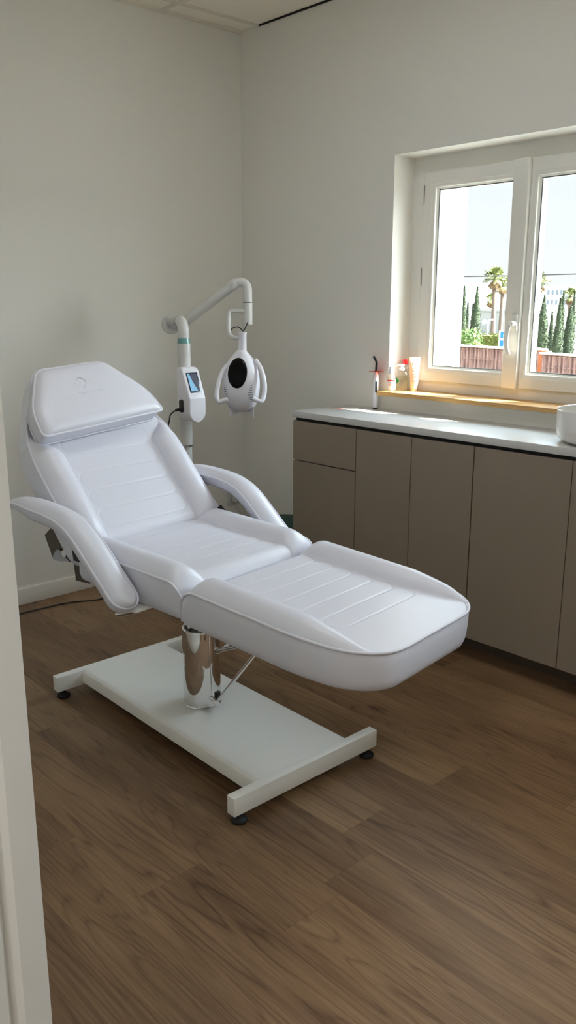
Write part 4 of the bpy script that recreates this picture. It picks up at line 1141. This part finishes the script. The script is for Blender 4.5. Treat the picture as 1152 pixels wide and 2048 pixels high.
bm = bmesh.new(); tube(bm, [(0, .04, 0), (0, .04, 2.4)], .035, 10); link('post', bm, M['bgrey'], t)
p_ = box('upper_symbol', (-.24, -.026, 2.22), (.24, -.018, 2.49), M['signblue'], t, bev=.0)
box('symbol_mark', (-.10, -.031, 2.29), (.10, -.025, 2.40), M['signwhite'], p_)
box('lower_symbol', (-.26, -.026, 1.88), (.22, -.018, 2.13), M['signblue'], t)
bm = bmesh.new(); P = smooth_path([(-30, 27, 2.62), (-18.28, 27, 2.475), (-12.4, 27, 2.462), (-4, 27, 2.55)], 10); tube(bm, P, .022, 8)
tag(link('overhead_cable', bm, M['wire'], None), 'thin black overhead cable crossing the sky behind both panes', 'cable')

# ------------------------------------------------------------------ LIGHT
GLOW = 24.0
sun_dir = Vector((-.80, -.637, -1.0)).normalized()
sd_ = bpy.data.lights.new('sun', 'SUN'); sd_.energy = 50.0; sd_.angle = rad(.53); sd_.color = (1.0, .96, .87)
so2 = bpy.data.objects.new('sun', sd_); COL.objects.link(so2); so2.rotation_euler = sun_dir.to_track_quat('-Z', 'Y').to_euler(); so2.location = (8, 8, 10)
w = bpy.data.worlds.new('sky'); SC.world = w; w.use_nodes = True
nt = w.node_tree; nt.nodes.clear(); L = nt.links
tc = nt.nodes.new('ShaderNodeTexCoord'); sp = nt.nodes.new('ShaderNodeSeparateXYZ'); L.new(tc.outputs['Generated'], sp.inputs[0])
cr = nt.nodes.new('ShaderNodeValToRGB'); L.new(sp.outputs[2], cr.inputs[0])
e = cr.color_ramp.elements
e[0].position = 0.0; e[0].color = (.98, 1.0, 1.0, 1)
e[1].position = 1.0; e[1].color = (.62, .80, 1.0, 1)
k = e.new(.10); k.color = (.95, .99, 1.0, 1)
k = e.new(.22); k.color = (.80, .91, 1.0, 1)
mr = nt.nodes.new('ShaderNodeMapRange'); L.new(sp.outputs[2], mr.inputs[0]); mr.inputs[1].default_value = .12; mr.inputs[2].default_value = .6; mr.inputs[3].default_value = .93; mr.inputs[4].default_value = 2.0
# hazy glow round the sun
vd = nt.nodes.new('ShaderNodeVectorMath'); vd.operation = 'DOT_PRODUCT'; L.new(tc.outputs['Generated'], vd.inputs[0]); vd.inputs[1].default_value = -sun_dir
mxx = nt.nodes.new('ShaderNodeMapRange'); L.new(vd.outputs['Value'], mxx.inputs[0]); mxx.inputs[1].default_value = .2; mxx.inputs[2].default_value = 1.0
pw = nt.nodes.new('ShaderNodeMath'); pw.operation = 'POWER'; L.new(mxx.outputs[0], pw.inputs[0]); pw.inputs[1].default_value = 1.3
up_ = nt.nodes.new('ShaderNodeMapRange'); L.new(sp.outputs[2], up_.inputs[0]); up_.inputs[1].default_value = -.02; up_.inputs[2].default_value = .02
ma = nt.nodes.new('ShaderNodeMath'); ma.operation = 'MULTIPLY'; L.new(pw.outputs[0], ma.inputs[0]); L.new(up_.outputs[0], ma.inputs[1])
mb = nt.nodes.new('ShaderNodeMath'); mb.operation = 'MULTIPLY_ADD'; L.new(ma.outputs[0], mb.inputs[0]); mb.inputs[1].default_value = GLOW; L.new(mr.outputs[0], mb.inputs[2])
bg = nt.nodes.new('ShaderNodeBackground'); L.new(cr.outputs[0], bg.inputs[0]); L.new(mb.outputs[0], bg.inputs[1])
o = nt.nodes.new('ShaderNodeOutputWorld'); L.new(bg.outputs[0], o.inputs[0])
# unseen glowing panels added at ceiling height as fill for room and hall
def fill_light(cx, cy, label, m='led'):
    t = thing('ceiling_light', label, 'ceiling light', (cx, cy, H), group='LED panels in the ceiling')
    box('frame', (-.285, -.285, -.003), (.285, .285, .006), M['tbar'], t)
    box('diffuser', (-.275, -.275, -.006), (.275, .275, -.0031), M[m], t)
fill_light(1.642, -1.375, 'square LED panel in the ceiling grid above the chair')
fill_light(3.442, -1.375, 'square LED panel in the ceiling grid nearest the door')
fill_light(3.442, -3.775, 'square LED panel in the hall ceiling', 'led2')

for (x0, x1) in ((1.07, 2.26), (2.979, 4.169)):      # sampling portals for the sky in the two window openings
    pl = bpy.data.lights.new('window_portal', 'AREA'); pl.shape = 'RECTANGLE'; pl.size = x1-x0; pl.size_y = .94; pl.cycles.is_portal = True
    po = bpy.data.objects.new('window_portal', pl); COL.objects.link(po); po.location = ((x0+x1)/2, .5, 1.445); po.rotation_euler = (rad(-90), 0, 0)
